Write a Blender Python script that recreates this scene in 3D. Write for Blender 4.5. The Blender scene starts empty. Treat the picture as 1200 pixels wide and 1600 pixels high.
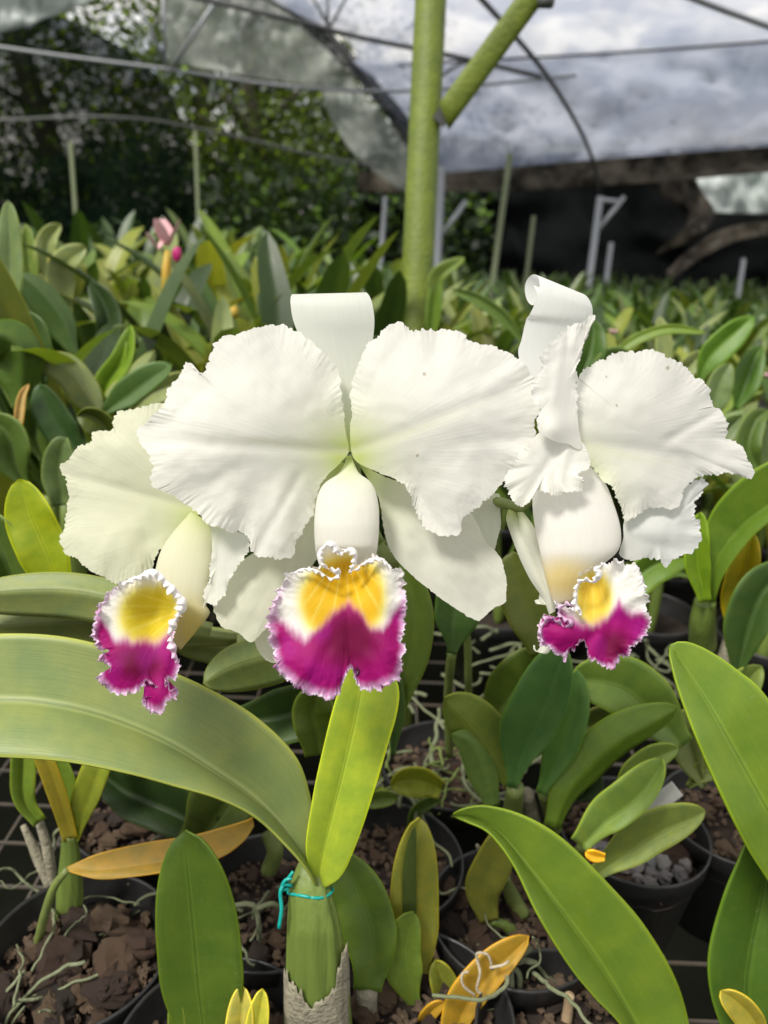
import bpy, math, random
import numpy as np
from mathutils import Vector, Matrix, noise
R_ = math.radians
SC = bpy.context.scene
COL = SC.collection
rnd = random.Random(7)

# ------------------------------------------------------------------ camera, world, sun, exposure
F = 1209.0                      # focal length in pixels of the 1200x1600 photograph
CAM = Vector((0, 0, 1.40))
cd = bpy.data.cameras.new('camera')
cam = bpy.data.objects.new('camera', cd); COL.objects.link(cam)
RM = Matrix.Rotation(R_(90 - 21), 3, 'X') @ Matrix.Rotation(R_(2.3), 3, 'Z')
cam.matrix_world = Matrix.Translation(CAM) @ RM.to_4x4()
cd.sensor_fit = 'VERTICAL'; cd.sensor_height = 36; cd.lens = 36 * F / 1600
cd.clip_start = 0.02; cd.clip_end = 400
cd.dof.use_dof = True; cd.dof.focus_distance = 0.37; cd.dof.aperture_fstop = 8.2
SC.camera = cam
RN = np.array(RM); CN = np.array(CAM)

SUN_EL, SUN_AZ = 56, -134        # azimuth measured from +Y (ahead of the camera), negative = left
w = bpy.data.worlds.new('World'); SC.world = w; w.use_nodes = True
nt = w.node_tree; nt.nodes.clear()
def N(t, ty, **k):
    n = t.nodes.new(ty)
    for a, b in k.items():
        setattr(n, a, b)
    return n
sky = N(nt, 'ShaderNodeTexSky'); sky.sky_type = 'NISHITA'; sky.sun_disc = False
sky.sun_elevation = R_(SUN_EL); sky.sun_rotation = R_(SUN_AZ); sky.dust_density = 2.0
tc = N(nt, 'ShaderNodeTexCoord'); mp = N(nt, 'ShaderNodeMapping'); mp.inputs['Scale'].default_value = (1, 1, 2.6)
nz = N(nt, 'ShaderNodeTexNoise'); nz.inputs['Scale'].default_value = 3.4; nz.inputs['Detail'].default_value = 7; nz.inputs['Roughness'].default_value = .62
cr = N(nt, 'ShaderNodeValToRGB'); cr.color_ramp.elements[0].position = .36; cr.color_ramp.elements[1].position = .60
mx = N(nt, 'ShaderNodeMix', data_type='RGBA'); mx.inputs[7].default_value = (12.6, 11.9, 10.9, 1)
bg = N(nt, 'ShaderNodeBackground'); bg.inputs[1].default_value = .105
out = N(nt, 'ShaderNodeOutputWorld')
L = nt.links.new
L(tc.outputs['Generated'], mp.inputs[0]); L(mp.outputs[0], nz.inputs[0]); L(nz.outputs[0], cr.inputs[0]); L(cr.outputs[0], mx.inputs[0])
L(sky.outputs[0], mx.inputs[6]); L(mx.outputs[2], bg.inputs[0]); L(bg.outputs[0], out.inputs[0])
sd = bpy.data.lights.new('sun', 'SUN'); sd.energy = 3.7; sd.angle = R_(14); sd.color = (1, .955, .88)
so = bpy.data.objects.new('sun', sd); COL.objects.link(so)
sdir = Vector((math.sin(R_(SUN_AZ)) * math.cos(R_(SUN_EL)), math.cos(R_(SUN_AZ)) * math.cos(R_(SUN_EL)), math.sin(R_(SUN_EL))))
so.rotation_euler = sdir.to_track_quat('Z', 'Y').to_euler()
SC.view_settings.view_transform = 'Standard'; SC.view_settings.look = 'None'
SC.view_settings.gamma = 1; SC.view_settings.exposure = 0.28
SC.render.engine = 'CYCLES'
SC.cycles.max_bounces = 8; SC.cycles.transparent_max_bounces = 12; SC.cycles.sample_clamp_indirect = 6
SC.cycles.caustics_reflective = False; SC.cycles.caustics_refractive = False
SC.cycles.use_denoising = True

# ------------------------------------------------------------------ helpers
def PA(x, y, d):
    x, y, d = np.broadcast_arrays(np.asarray(x, float), np.asarray(y, float), np.asarray(d, float))
    v = np.stack([(x - 600) / F * d, (800 - y) / F * d, -d], -1)
    return v @ RN.T + CN
def P(x, y, d): return Vector(PA(x, y, d).tolist())
def Z(x, y, z):                                  # the point at height z seen at a place of the photograph
    r = np.array([(x - 600) / F, (800 - y) / F, -1.]) @ RN.T
    return Vector((CN + r * (z - CN[2]) / r[2]).tolist())
def px(p):
    v = (np.array(p) - CN) @ RN
    return v[0] / -v[2] * F + 600, 800 - v[1] / -v[2] * F, -v[2]
def cat(pts, n, closed=False):                   # catmull-rom, resampled to n by arc length
    p = np.asarray(pts, float)
    if closed: q = np.vstack([p[-1:], p, p[:2]])
    else: q = np.vstack([2 * p[0] - p[1], p, 2 * p[-1] - p[-2]])
    out = []
    m = len(p) if closed else len(p) - 1
    t = np.linspace(0, 1, 13)[:-1, None]
    for i in range(m):
        a, b, c, d = q[i:i + 4]
        out.append(.5 * (2 * b + (c - a) * t + (2 * a - 5 * b + 4 * c - d) * t * t + (3 * b - a - 3 * c + d) * t ** 3))
    o = np.vstack(out + [(p[:1] if closed else p[-1:])])
    s = np.r_[0, np.cumsum(np.linalg.norm(np.diff(o, axis=0), axis=1))]
    u = np.linspace(0, s[-1], n + 1)[:-1] if closed else np.linspace(0, s[-1], n)
    return np.stack([np.interp(u, s, o[:, k]) for k in range(o.shape[1])], -1)
def nz1(t, seed=0.): return np.array([noise.noise(Vector((float(a), seed * 7.31, seed))) for a in np.ravel(t)]).reshape(np.shape(t))
def nz2(x, y, seed=0.):
    return np.array([noise.noise(Vector((float(a), float(b), seed * 3.7))) for a, b in zip(np.ravel(x), np.ravel(y))]).reshape(np.shape(x))
def sm(a, b, x):
    t = np.clip((x - a) / (b - a), 0, 1); return t * t * (3 - 2 * t)

def tag(o, label=None, category=None, group=None, kind=None):
    for k, v in (('label', label), ('category', category), ('group', group), ('kind', kind)):
        if v: o[k] = v
    return o
def empty(name, loc=(0, 0, 0), parent=None):
    o = bpy.data.objects.new(name, None); COL.objects.link(o); o.empty_display_size = .02
    if parent: o.parent = parent
    o.location = loc
    return o
def world_parent(o, parent):                     # child built in world coordinates under an Empty at its base
    o.parent = parent
    m = Matrix.Identity(4)
    p = parent
    while p is not None:
        m = Matrix.Translation(p.location) @ m if p.type == 'EMPTY' and p.rotation_euler.z == 0 else m
        p = p.parent
    o.matrix_parent_inverse = m.inverted()
def mesh(name, V, Fc, mat, parent=None, uv=None, col=None, smooth=True, color=None, thick=0, local=False):
    me = bpy.data.meshes.new(name)
    V = np.asarray(V, float)
    me.from_pydata(V.tolist(), [], Fc if isinstance(Fc, list) else Fc.tolist())
    if smooth: me.polygons.foreach_set('use_smooth', [True] * len(me.polygons))
    if uv is not None or col is not None:
        idx = np.zeros(len(me.loops), int); me.loops.foreach_get('vertex_index', idx)
    if uv is not None:
        l = me.uv_layers.new(name='UVMap'); l.data.foreach_set('uv', np.asarray(uv, float)[idx].ravel())
    if col is not None:
        a = me.color_attributes.new('Col', 'FLOAT_COLOR', 'POINT')
        c = np.concatenate([np.asarray(col, float), np.ones((len(V), 1))], 1); a.data.foreach_set('color', c.ravel())
    me.materials.append(mat)
    o = bpy.data.objects.new(name, me); COL.objects.link(o)
    if color: o.color = (*color, 1)
    if thick:
        md = o.modifiers.new('thickness', 'SOLIDIFY'); md.thickness = thick; md.offset = 0
    if parent is not None:
        if local: o.parent = parent
        else: world_parent(o, parent)
    return o
def gridF(r, c, wrap=False):
    f = []
    cc = c if wrap else c - 1
    for i in range(r - 1):
        for j in range(cc):
            k = (j + 1) % c
            f.append((i * c + j, i * c + k, (i + 1) * c + k, (i + 1) * c + j))
    return f
class MB:                                        # collects simple shapes into one mesh
    def __init__(s): s.V = []; s.F = []
    def add(s, V, Fc):
        o = len(s.V); s.V += [tuple(v) for v in V]; s.F += [tuple(i + o for i in f) for f in Fc]
    def tube(s, pts, r, n=8, cap=True):
        pts = [Vector(p) for p in pts]; rr = r if hasattr(r, '__len__') else [r] * len(pts)
        V = []
        up = Vector((0, 0, 1)); t0 = (pts[1] - pts[0]).normalized()
        if abs(t0.z) > .9: up = Vector((1, 0, 0))
        a = t0.cross(up).normalized()
        for i, p in enumerate(pts):
            t = (pts[min(i + 1, len(pts) - 1)] - pts[max(i - 1, 0)]).normalized()
            a = (a - t * a.dot(t)).normalized(); b = t.cross(a)
            for k in range(n):
                q = 2 * math.pi * k / n; V.append(p + (a * math.cos(q) + b * math.sin(q)) * rr[i])
        Fc = gridF(len(pts), n, True)
        if cap: Fc += [tuple(range(n))[::-1], tuple(range((len(pts) - 1) * n, len(pts) * n))]
        s.add(V, Fc)
    def box(s, c, sx, sy, sz, M=None):
        V = [Vector((x * sx / 2, y * sy / 2, z * sz / 2)) for x in (-1, 1) for y in (-1, 1) for z in (-1, 1)]
        V = [(M @ v if M else v) + Vector(c) for v in V]
        s.add(V, [(0, 1, 3, 2), (4, 6, 7, 5), (0, 4, 5, 1), (2, 3, 7, 6), (0, 2, 6, 4), (1, 5, 7, 3)])
    def lathe(s, prof, n=40, c=(0, 0, 0)):
        V = [(c[0] + r * math.cos(2 * math.pi * k / n), c[1] + r * math.sin(2 * math.pi * k / n), c[2] + z) for r, z in prof for k in range(n)]
        s.add(V, gridF(len(prof), n, True))
    def build(s, name, mat, parent=None, **k): return mesh(name, s.V, s.F, mat, parent, **k)

# ------------------------------------------------------------------ materials
def newmat(name):
    m = bpy.data.materials.new(name); m.use_nodes = True; t = m.node_tree; t.nodes.clear()
    return m, t, N(t, 'ShaderNodeOutputMaterial')
def plain(name, c, rough=.6, nscale=30, nmix=.35, c2=None, bump=.2, spec=.5, metal=0, bscale=None, coord='Object'):
    m, t, o = newmat(name); L = t.links.new
    b = N(t, 'ShaderNodeBsdfPrincipled'); tc = N(t, 'ShaderNodeTexCoord'); n = N(t, 'ShaderNodeTexNoise')
    n.inputs['Scale'].default_value = nscale; n.inputs['Detail'].default_value = 8; n.inputs['Roughness'].default_value = .65
    x = N(t, 'ShaderNodeMix', data_type='RGBA'); c2 = c2 or tuple(v * .5 for v in c)
    x.inputs[6].default_value = (*c, 1); x.inputs[7].default_value = (*c2, 1)
    r = N(t, 'ShaderNodeValToRGB'); r.color_ramp.elements[0].position = .5 - nmix * .4; r.color_ramp.elements[1].position = .5 + nmix * .6
    L(tc.outputs[coord], n.inputs[0]); L(n.outputs[0], r.inputs[0]); L(r.outputs[0], x.inputs[0]); L(x.outputs[2], b.inputs['Base Color'])
    b.inputs['Roughness'].default_value = rough; b.inputs['Metallic'].default_value = metal; b.inputs['Specular IOR Level'].default_value = spec
    n2 = N(t, 'ShaderNodeTexNoise'); n2.inputs['Scale'].default_value = bscale or nscale * 3; n2.inputs['Detail'].default_value = 6; L(tc.outputs[coord], n2.inputs[0])
    bp = N(t, 'ShaderNodeBump'); bp.inputs['Strength'].default_value = bump; bp.inputs['Distance'].default_value = .002
    L(n2.outputs[0], bp.inputs['Height']); L(bp.outputs[0], b.inputs['Normal']); L(b.outputs[0], o.inputs[0])
    return m

def vary(m, k=.9):
    t = m.node_tree; b = next(n for n in t.nodes if n.type == 'BSDF_PRINCIPLED'); src = b.inputs['Base Color'].links[0].from_socket
    oi = N(t, 'ShaderNodeObjectInfo'); r = N(t, 'ShaderNodeValToRGB'); r.color_ramp.elements[0].color = (.35, .32, .30, 1); r.color_ramp.elements[1].color = (2.1, 1.9, 1.5, 1)
    e = r.color_ramp.elements.new(.55); e.color = (1.2, .85, .7, 1)
    x = N(t, 'ShaderNodeMix', data_type='RGBA', blend_type='MULTIPLY'); x.inputs[0].default_value = k
    t.links.new(oi.outputs['Random'], r.inputs[0]); t.links.new(src, x.inputs[6]); t.links.new(r.outputs[0], x.inputs[7]); t.links.new(x.outputs[2], b.inputs['Base Color'])
def leaf_material(name='leaf', trans=.22, rough=.4, tree=False):
    m, t, o = newmat(name); L = t.links.new
    oi = N(t, 'ShaderNodeObjectInfo'); uv = N(t, 'ShaderNodeUVMap'); sp = N(t, 'ShaderNodeSeparateXYZ'); L(uv.outputs[0], sp.inputs[0])
    def M(op, a, b=None, c=None, clamp=False):
        n = N(t, 'ShaderNodeMath', operation=op, use_clamp=clamp)
        for i, v in enumerate((a, b, c)):
            if v is None: continue
            if isinstance(v, (int, float)): n.inputs[i].default_value = v
            else: L(v, n.inputs[i])
        return n.outputs[0]
    def mix(f, a, b):
        n = N(t, 'ShaderNodeMix', data_type='RGBA')
        L(f, n.inputs[0])
        for i, v in ((6, a), (7, b)):
            if isinstance(v, tuple): n.inputs[i].default_value = (*v, 1)
            else: L(v, n.inputs[i])
        return n.outputs[2]
    def mul(a, k):
        n = N(t, 'ShaderNodeMix', data_type='RGBA', blend_type='MULTIPLY'); n.inputs[0].default_value = 1
        L(a, n.inputs[6]); n.inputs[7].default_value = (*k, 1); return n.outputs[2]
    base = mul(oi.outputs['Color'], (.97, .97, .68))
    off = N(t, 'ShaderNodeVectorMath', operation='ADD'); rv = N(t, 'ShaderNodeCombineXYZ'); L(M('MULTIPLY', oi.outputs['Random'], 37.), rv.inputs[0]); L(M('MULTIPLY', oi.outputs['Random'], 91.), rv.inputs[1])
    L(uv.outputs[0], off.inputs[0]); L(rv.outputs[0], off.inputs[1])
    def noi(sx, sy, sc, det=5, ro=.6):
        mp = N(t, 'ShaderNodeMapping'); mp.inputs['Scale'].default_value = (sx, sy, 1); L(off.outputs[0], mp.inputs[0])
        n = N(t, 'ShaderNodeTexNoise'); n.inputs['Scale'].default_value = sc; n.inputs['Detail'].default_value = det; n.inputs['Roughness'].default_value = ro
        L(mp.outputs[0], n.inputs[0]); return n.outputs[0]
    def ramp(v, a, b):
        n = N(t, 'ShaderNodeMapRange'); n.inputs[1].default_value = a; n.inputs[2].default_value = b; L(v, n.inputs[0]); return n.outputs[0]
    patch = noi(1.2, 1.6, 2.2, 4); streak = noi(26, .8, 3, 4); speck = noi(14, 30, 5, 2)
    c = mix(M('MULTIPLY', ramp(patch, .35, .7), .55), base, mul(base, (1.7, 1.35, .95)))
    c = mix(M('MULTIPLY', ramp(streak, .35, .65), .30), c, mul(c, (.68, .72, .66)))
    if tree: c = mix(ramp(noi(.3, 1.1, .9, 1), .60, .66), mul(base, (.45, .5, .6)), mul(base, (4.5, 4.2, 1.8)))  # sun speckles painted in: a few leaves lime, the rest darkened as shade
    au = M('ABSOLUTE', M('SUBTRACT', sp.outputs[0], .5))
    rib = ramp(au, .022, .006); c = mix(M('MULTIPLY', rib, .35), c, mul(base, (.42, .5, .4)))  # dark line along the midrib paints the shade of the crease
    rib2 = M('MULTIPLY', ramp(au, .05, .022), M('SUBTRACT', 1., rib)); c = mix(M('MULTIPLY', rib2, .35), c, mul(base, (1.9, 1.6, 1.6)))
    spots = noi(10, 14, 6, 2); c = mix(M('MULTIPLY', ramp(spots, .68, .73), .35), c, (.34, .36, .24))
    edge = ramp(au, .465, .497); c = mix(M('MULTIPLY', edge, .6), c, mul(base, (2.6, 2.1, .8)))
    c = mix(M('MULTIPLY', ramp(speck, .67, .72), .6), c, (.10, .09, .03))
    sc = noi(3, 5, 2.3, 8, .75); c = mix(M('MULTIPLY', ramp(sc, .60, .72), .45), c, (.30, .30, .18))
    b = N(t, 'ShaderNodeBsdfPrincipled'); L(c, b.inputs['Base Color'])
    L(M('ADD', M('MULTIPLY', patch, .25), rough - .12), b.inputs['Roughness']); b.inputs['Specular IOR Level'].default_value = .42
    bp = N(t, 'ShaderNodeBump'); bp.inputs['Strength'].default_value = .35; bp.inputs['Distance'].default_value = .0006
    L(M('ADD', M('MULTIPLY', streak, .8), M('MULTIPLY', noi(30, 60, 4, 3), .35)), bp.inputs['Height']); L(bp.outputs[0], b.inputs['Normal'])
    tr = N(t, 'ShaderNodeBsdfTranslucent'); L(mul(c, (2.2, 2.0, .8)), tr.inputs[0])
    ms = N(t, 'ShaderNodeMixShader'); ms.inputs[0].default_value = trans; L(b.outputs[0], ms.inputs[1]); L(tr.outputs[0], ms.inputs[2]); L(ms.outputs[0], o.inputs[0])
    return m

def petal_material(name, trans=.35, rough=.5, vein=.5, spec=.35):
    m, t, o = newmat(name); L = t.links.new
    at = N(t, 'ShaderNodeAttribute'); at.attribute_name = 'Col'
    uv = N(t, 'ShaderNodeUVMap'); tc = N(t, 'ShaderNodeTexCoord')
    def noi(src, sc, scale, det):
        mp = N(t, 'ShaderNodeMapping'); mp.inputs['Scale'].default_value = sc; L(src, mp.inputs[0])
        n = N(t, 'ShaderNodeTexNoise'); n.inputs['Scale'].default_value = scale; n.inputs['Detail'].default_value = det; L(mp.outputs[0], n.inputs[0]); return n.outputs[0]
    v = noi(uv.outputs[0], (28, 1.3, 1), 2.2, 4); g = noi(tc.outputs['Object'], (1, 1, 1), 900, 2); k = noi(tc.outputs['Object'], (1, 1, 1), 90, 5)
    def MA(op, a, b):
        n = N(t, 'ShaderNodeMath', operation=op)
        for i, q in enumerate((a, b)):
            if isinstance(q, float): n.inputs[i].default_value = q
            else: L(q, n.inputs[i])
        return n.outputs[0]
    h = MA('ADD', MA('MULTIPLY', v, 1.0), MA('ADD', MA('MULTIPLY', g, .12), MA('MULTIPLY', k, .7)))
    bp = N(t, 'ShaderNodeBump'); bp.inputs['Strength'].default_value = vein; bp.inputs['Distance'].default_value = .0009; L(h, bp.inputs['Height'])
    b = N(t, 'ShaderNodeBsdfPrincipled'); b.inputs['Roughness'].default_value = rough; b.inputs['Specular IOR Level'].default_value = spec
    x = N(t, 'ShaderNodeMix', data_type='RGBA', blend_type='MULTIPLY'); r = N(t, 'ShaderNodeMapRange'); r.inputs[1].default_value = .35; r.inputs[2].default_value = .6; L(v, r.inputs[0])
    L(MA('MULTIPLY', r.outputs[0], .16), x.inputs[0]); L(at.outputs[0], x.inputs[6]); x.inputs[7].default_value = (.78, .8, .72, 1)
    L(x.outputs[2], b.inputs['Base Color']); L(bp.outputs[0], b.inputs['Normal'])
    tr = N(t, 'ShaderNodeBsdfTranslucent'); L(x.outputs[2], tr.inputs[0]); L(bp.outputs[0], tr.inputs['Normal'])
    ms = N(t, 'ShaderNodeMixShader'); ms.inputs[0].default_value = trans; L(b.outputs[0], ms.inputs[1]); L(tr.outputs[0], ms.inputs[2]); L(ms.outputs[0], o.inputs[0])
    return m
def film_material(name, clear, c1, c2, scale=2.0, det=7, spec=.5):
    m, t, o = newmat(name); L = t.links.new
    tc = N(t, 'ShaderNodeTexCoord'); n = N(t, 'ShaderNodeTexNoise'); n.inputs['Scale'].default_value = scale; n.inputs['Detail'].default_value = det; n.inputs['Roughness'].default_value = .6; L(tc.outputs['Object'], n.inputs[0])
    mr = N(t, 'ShaderNodeMapRange'); mr.inputs[1].default_value = .4; mr.inputs[2].default_value = .65; L(n.outputs[0], mr.inputs[0])
    cx = N(t, 'ShaderNodeMix', data_type='RGBA'); cx.inputs[6].default_value = (*c1, 1); cx.inputs[7].default_value = (*c2, 1); L(mr.outputs[0], cx.inputs[0])
    tp = N(t, 'ShaderNodeBsdfTransparent'); tl = N(t, 'ShaderNodeBsdfTranslucent'); df = N(t, 'ShaderNodeBsdfPrincipled'); df.inputs['Roughness'].default_value = .35; df.inputs['Specular IOR Level'].default_value = spec
    L(cx.outputs[2], tl.inputs[0]); L(cx.outputs[2], df.inputs['Base Color'])
    m1 = N(t, 'ShaderNodeMixShader'); m1.inputs[0].default_value = .5; L(tl.outputs[0], m1.inputs[1]); L(df.outputs[0], m1.inputs[2])
    m2 = N(t, 'ShaderNodeMixShader'); m2.inputs[0].default_value = clear; L(m1.outputs[0], m2.inputs[1]); L(tp.outputs[0], m2.inputs[2]); L(m2.outputs[0], o.inputs[0])
    return m
LEAF = leaf_material(); LEAFT = leaf_material('leaf_backlit', .45, .45)
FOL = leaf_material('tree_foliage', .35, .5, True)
PETAL = petal_material('petal_white', .52, rough=.62, vein=.2, spec=.2); LIPM = petal_material('lip_velvet', .28, .6, .35, .25)
BULB = plain('pseudobulb_green', (.15, .21, .04), .5, 60, .5, (.075, .115, .02), .5)
for n_ in [n for n in BULB.node_tree.nodes if n.type == 'TEX_NOISE']:
    mp_ = N(BULB.node_tree, 'ShaderNodeMapping'); mp_.inputs['Scale'].default_value = (1.6, 1.6, .07); BULB.node_tree.links.new(next(n for n in BULB.node_tree.nodes if n.type == 'TEX_COORD').outputs['Object'], mp_.inputs[0]); BULB.node_tree.links.new(mp_.outputs[0], n_.inputs[0])
STEM = plain('stem_green', (.17, .22, .05), .5, 80, .5, (.10, .13, .04), .3)
HUSK = plain('dry_husk', (.34, .31, .22), .85, 130, .6, (.08, .075, .05), 1.0)
ROOT = plain('aerial_root', (.20, .21, .13), .8, 70, .7, (.06, .09, .025), .9)
POT = plain('black_plastic', (.012, .012, .013), .38, 40, .5, (.03, .03, .028), .15)
BARK = plain('bark', (.105, .074, .050), .85, 60, .6, (.03, .021, .014), 1.0)
vary(BARK)
CRUMB = plain('crumbs', (.13, .085, .05), .9, 220, .9, (.03, .022, .015), 1.0)
STONE = plain('stone_chip', (.34, .35, .37), .8, 90, .6, (.16, .17, .18), .8)
vary(STONE, .45)
SOIL = plain('potting_mix', (.028, .018, .012), .95, 120, .6, (.015, .01, .008), 1.0)
GROUND = plain('ground_soil', (.006, .006, .005), .95, 3, .6, (.012, .014, .008), .6, spec=.03)
WIRE = plain('bench_wire', (.06, .06, .055), .6, 60, .5, (.10, .07, .045), .3)
PAINT = plain('green_paint', (.135, .18, .008), .6, 22, .5, (.05, .08, .005), .9, bscale=160)
PAINT2 = plain('dull_green_paint', (.07, .09, .035), .6, 16, .9, (.11, .13, .07), .4)
GALV = plain('galvanised_pipe', (.26, .28, .29), .45, 30, .5, (.26, .27, .28), .2, metal=.3)
DARKPIPE = plain('dark_pipe', (.05, .055, .055), .5, 20, .5, (.09, .09, .085), .2)
PALEROOT = plain('pale_root', (.45, .40, .30), .7, 200, .6, (.25, .20, .13), .6)
TIE = plain('teal_tie', (.0, .28, .24), .35, 60, .3, (.02, .38, .33), .2)
WHITE = plain('white_tag', (.75, .75, .72), .5, 60, .3, (.6, .6, .56), .1)
TRUNK = plain('tree_bark', (.09, .075, .055), .9, 6, .6, (.04, .035, .025), .8)
STRAW = plain('straw', (.45, .34, .2), .8, 90, .5, (.3, .2, .11), .4)
NET = film_material('black_shade_net', .02, (.004, .005, .005), (.014, .016, .016), 1.2, 7, 0)
NETG = film_material('green_shade_net', .42, (.002, .006, .004), (.006, .014, .009), 1.2, 7, 0)
FILM = film_material('plastic_film', .44, (.56, .61, .74), (.92, .94, .98), 2.4, 2)  # colour blotches are painted dapples of tree shadow and cloud light
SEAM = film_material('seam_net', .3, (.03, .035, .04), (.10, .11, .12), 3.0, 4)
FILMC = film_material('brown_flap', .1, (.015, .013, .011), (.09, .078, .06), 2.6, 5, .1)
FILM2 = film_material('grey_film', .32, (.40, .45, .57), (.70, .74, .84), 2.4, 2)  # greyer plastic, with the same light and shadow dapples painted in
FILM3 = film_material('pale_film', .22, (.50, .56, .53), (.75, .80, .78), 2.0, 3)
FILMD = film_material('weathered_film', .42, (.32, .36, .33), (.70, .73, .66), 3.2)
FILMB = film_material('dusty_film', .03, (.03, .027, .022), (.24, .21, .165), 2.6, 7, 0)

# ------------------------------------------------------------------ leaves
def leaf3(name, A, M, B, dep, parent, color, fold=(.0, .0), n=40, mat=None, th=.0012, label=None, seed=1.):
    """a leaf traced by its two margins and its midrib, base to tip; dep = depths along it; fold = how much nearer the two margins are"""
    A, M, B = (cat(q, n) for q in (A, M, B))
    t = np.linspace(0, 1, n); d = np.interp(t, np.linspace(0, 1, len(dep)), dep)
    k = 9; rows = []; uvs = []
    wob = nz1(t * 3.2, seed) * .004
    for j in range(2 * k + 1):
        s = (j - k) / k
        E = A if s < 0 else B; f = fold[0] if s < 0 else fold[1]
        a = abs(s); ww = np.sin(np.pi * np.clip(t * 1.0, 0, 1)) ** .4
        xy = M + (E - M) * a
        dd = d - f * ww * (a * 1.5 - .5 * a * a) + wob * s * a
        rows.append(PA(xy[:, 0], xy[:, 1], dd)); uvs.append(np.stack([np.full(n, .5 + s * .5), t * 3], -1))
    V = np.stack(rows, 1).reshape(-1, 3); U = np.stack(uvs, 1).reshape(-1, 2)
    o = mesh(name, V, gridF(n, 2 * k + 1), mat or LEAF, parent, uv=U, color=color, thick=th)
    if label: o['label'] = label
    return o
def prof(t, base=.25, tip=.62):
    a = base + (1 - base) * sm(0, .42, t)
    b = np.clip(1 - ((np.clip(t, .5, 1) - .5) / .5) ** 2.4, 0, 1) ** .62
    return a * b
def leaf(pts, W, db, dt, parent, color, crease=0., fold=.8, bow=0., name='leaf', mat=None, base=.25, label=None, n=26, dmid=None):
    """simple strap leaf: midline base to tip in the photograph, half width in pixels, depth at base and tip"""
    C = cat(pts, n); T = np.gradient(C, axis=0); T /= np.linalg.norm(T, axis=1)[:, None] + 1e-9
    S = np.stack([-T[:, 1], T[:, 0]], -1); t = np.linspace(0, 1, n); h = (W * prof(t, base))[:, None]
    A = C - S * h; B = C + S * h; M = C + S * h * crease
    dm = (db + dt) / 2 if dmid is None else dmid
    wm = W / F * dm
    k = 5; rows = []; uvs = []
    d = np.interp(t, [0, .5, 1], [db, dm, dt]); d = np.convolve(np.pad(d, 4, 'edge'), np.ones(9) / 9, 'valid')
    seed = pts[0][0] * .013 + pts[-1][1] * .017
    wob = nz1(t * 3.5, seed) * wm * .25
    for j in range(2 * k + 1):
        s = (j - k) / k; E = A if s < 0 else B; a = abs(s)
        xy = M + (E - M) * a
        dd = d - (fold if abs(fold) > .3 else fold * 1.6) * wm * (h[:, 0] / W) * (1.4 * a - .4 * a * a) + bow * s * wm * (h[:, 0] / W) + wob * s
        rows.append(PA(xy[:, 0], xy[:, 1], dd)); uvs.append(np.stack([np.full(n, .5 + s * .5), t * 3], -1))
    V = np.stack(rows, 1).reshape(-1, 3); U = np.stack(uvs, 1).reshape(-1, 2)
    o = mesh(name, V, gridF(n, 2 * k + 1), mat or LEAF, parent, uv=U, color=color, thick=.001)
    if label: o['label'] = label
    return o
def stalk(pts, r, parent, mat=None, name='stem', n=18, seg=10):
    C = cat(pts, n); rr = np.interp(np.linspace(0, 1, n), np.linspace(0, 1, len(r)), r) if hasattr(r, '__len__') else [r] * n
    m = MB(); m.tube([P(*c) for c in C], list(rr), seg); return m.build(name, mat or STEM, parent)
def bulge(name, Lp, Rp, dep, ratio, mat, parent, n=40, seg=36, colf=None, grooves=0, uvs=(1, 1), openings=True):
    """closed round body between a left and a right outline"""
    A = cat(Lp, n); B = cat(Rp, n); t = np.linspace(0, 1, n); d = np.interp(t, np.linspace(0, 1, len(dep)), dep)
    C = (A + B) / 2; H = (B - A) / 2; hw = np.linalg.norm(H, axis=1)
    V = []; U = []; X = []
    for k in range(seg):
        q = 2 * np.pi * k / seg
        g = 1 + grooves * math.cos(q * 9)
        xy = C + H * math.sin(q) * (g if grooves else 1)
        V.append(PA(xy[:, 0], xy[:, 1], d - hw / F * d * ratio * math.cos(q) * g)); U.append(np.stack([np.full(n, abs(q / np.pi - 1) * uvs[0]), t * uvs[1]], -1)); X.append(xy)
    V = np.stack(V, 1).reshape(-1, 3); U = np.stack(U, 1).reshape(-1, 2); X = np.stack(X, 1).reshape(-1, 2)
    Fc = gridF(n, seg, True) + [tuple(range(seg))[::-1], tuple(range((n - 1) * seg, n * seg))]
    return mesh(name, V, Fc, mat, parent, uv=U, col=colf(X[:, 0], X[:, 1], None) if colf else None)

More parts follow.
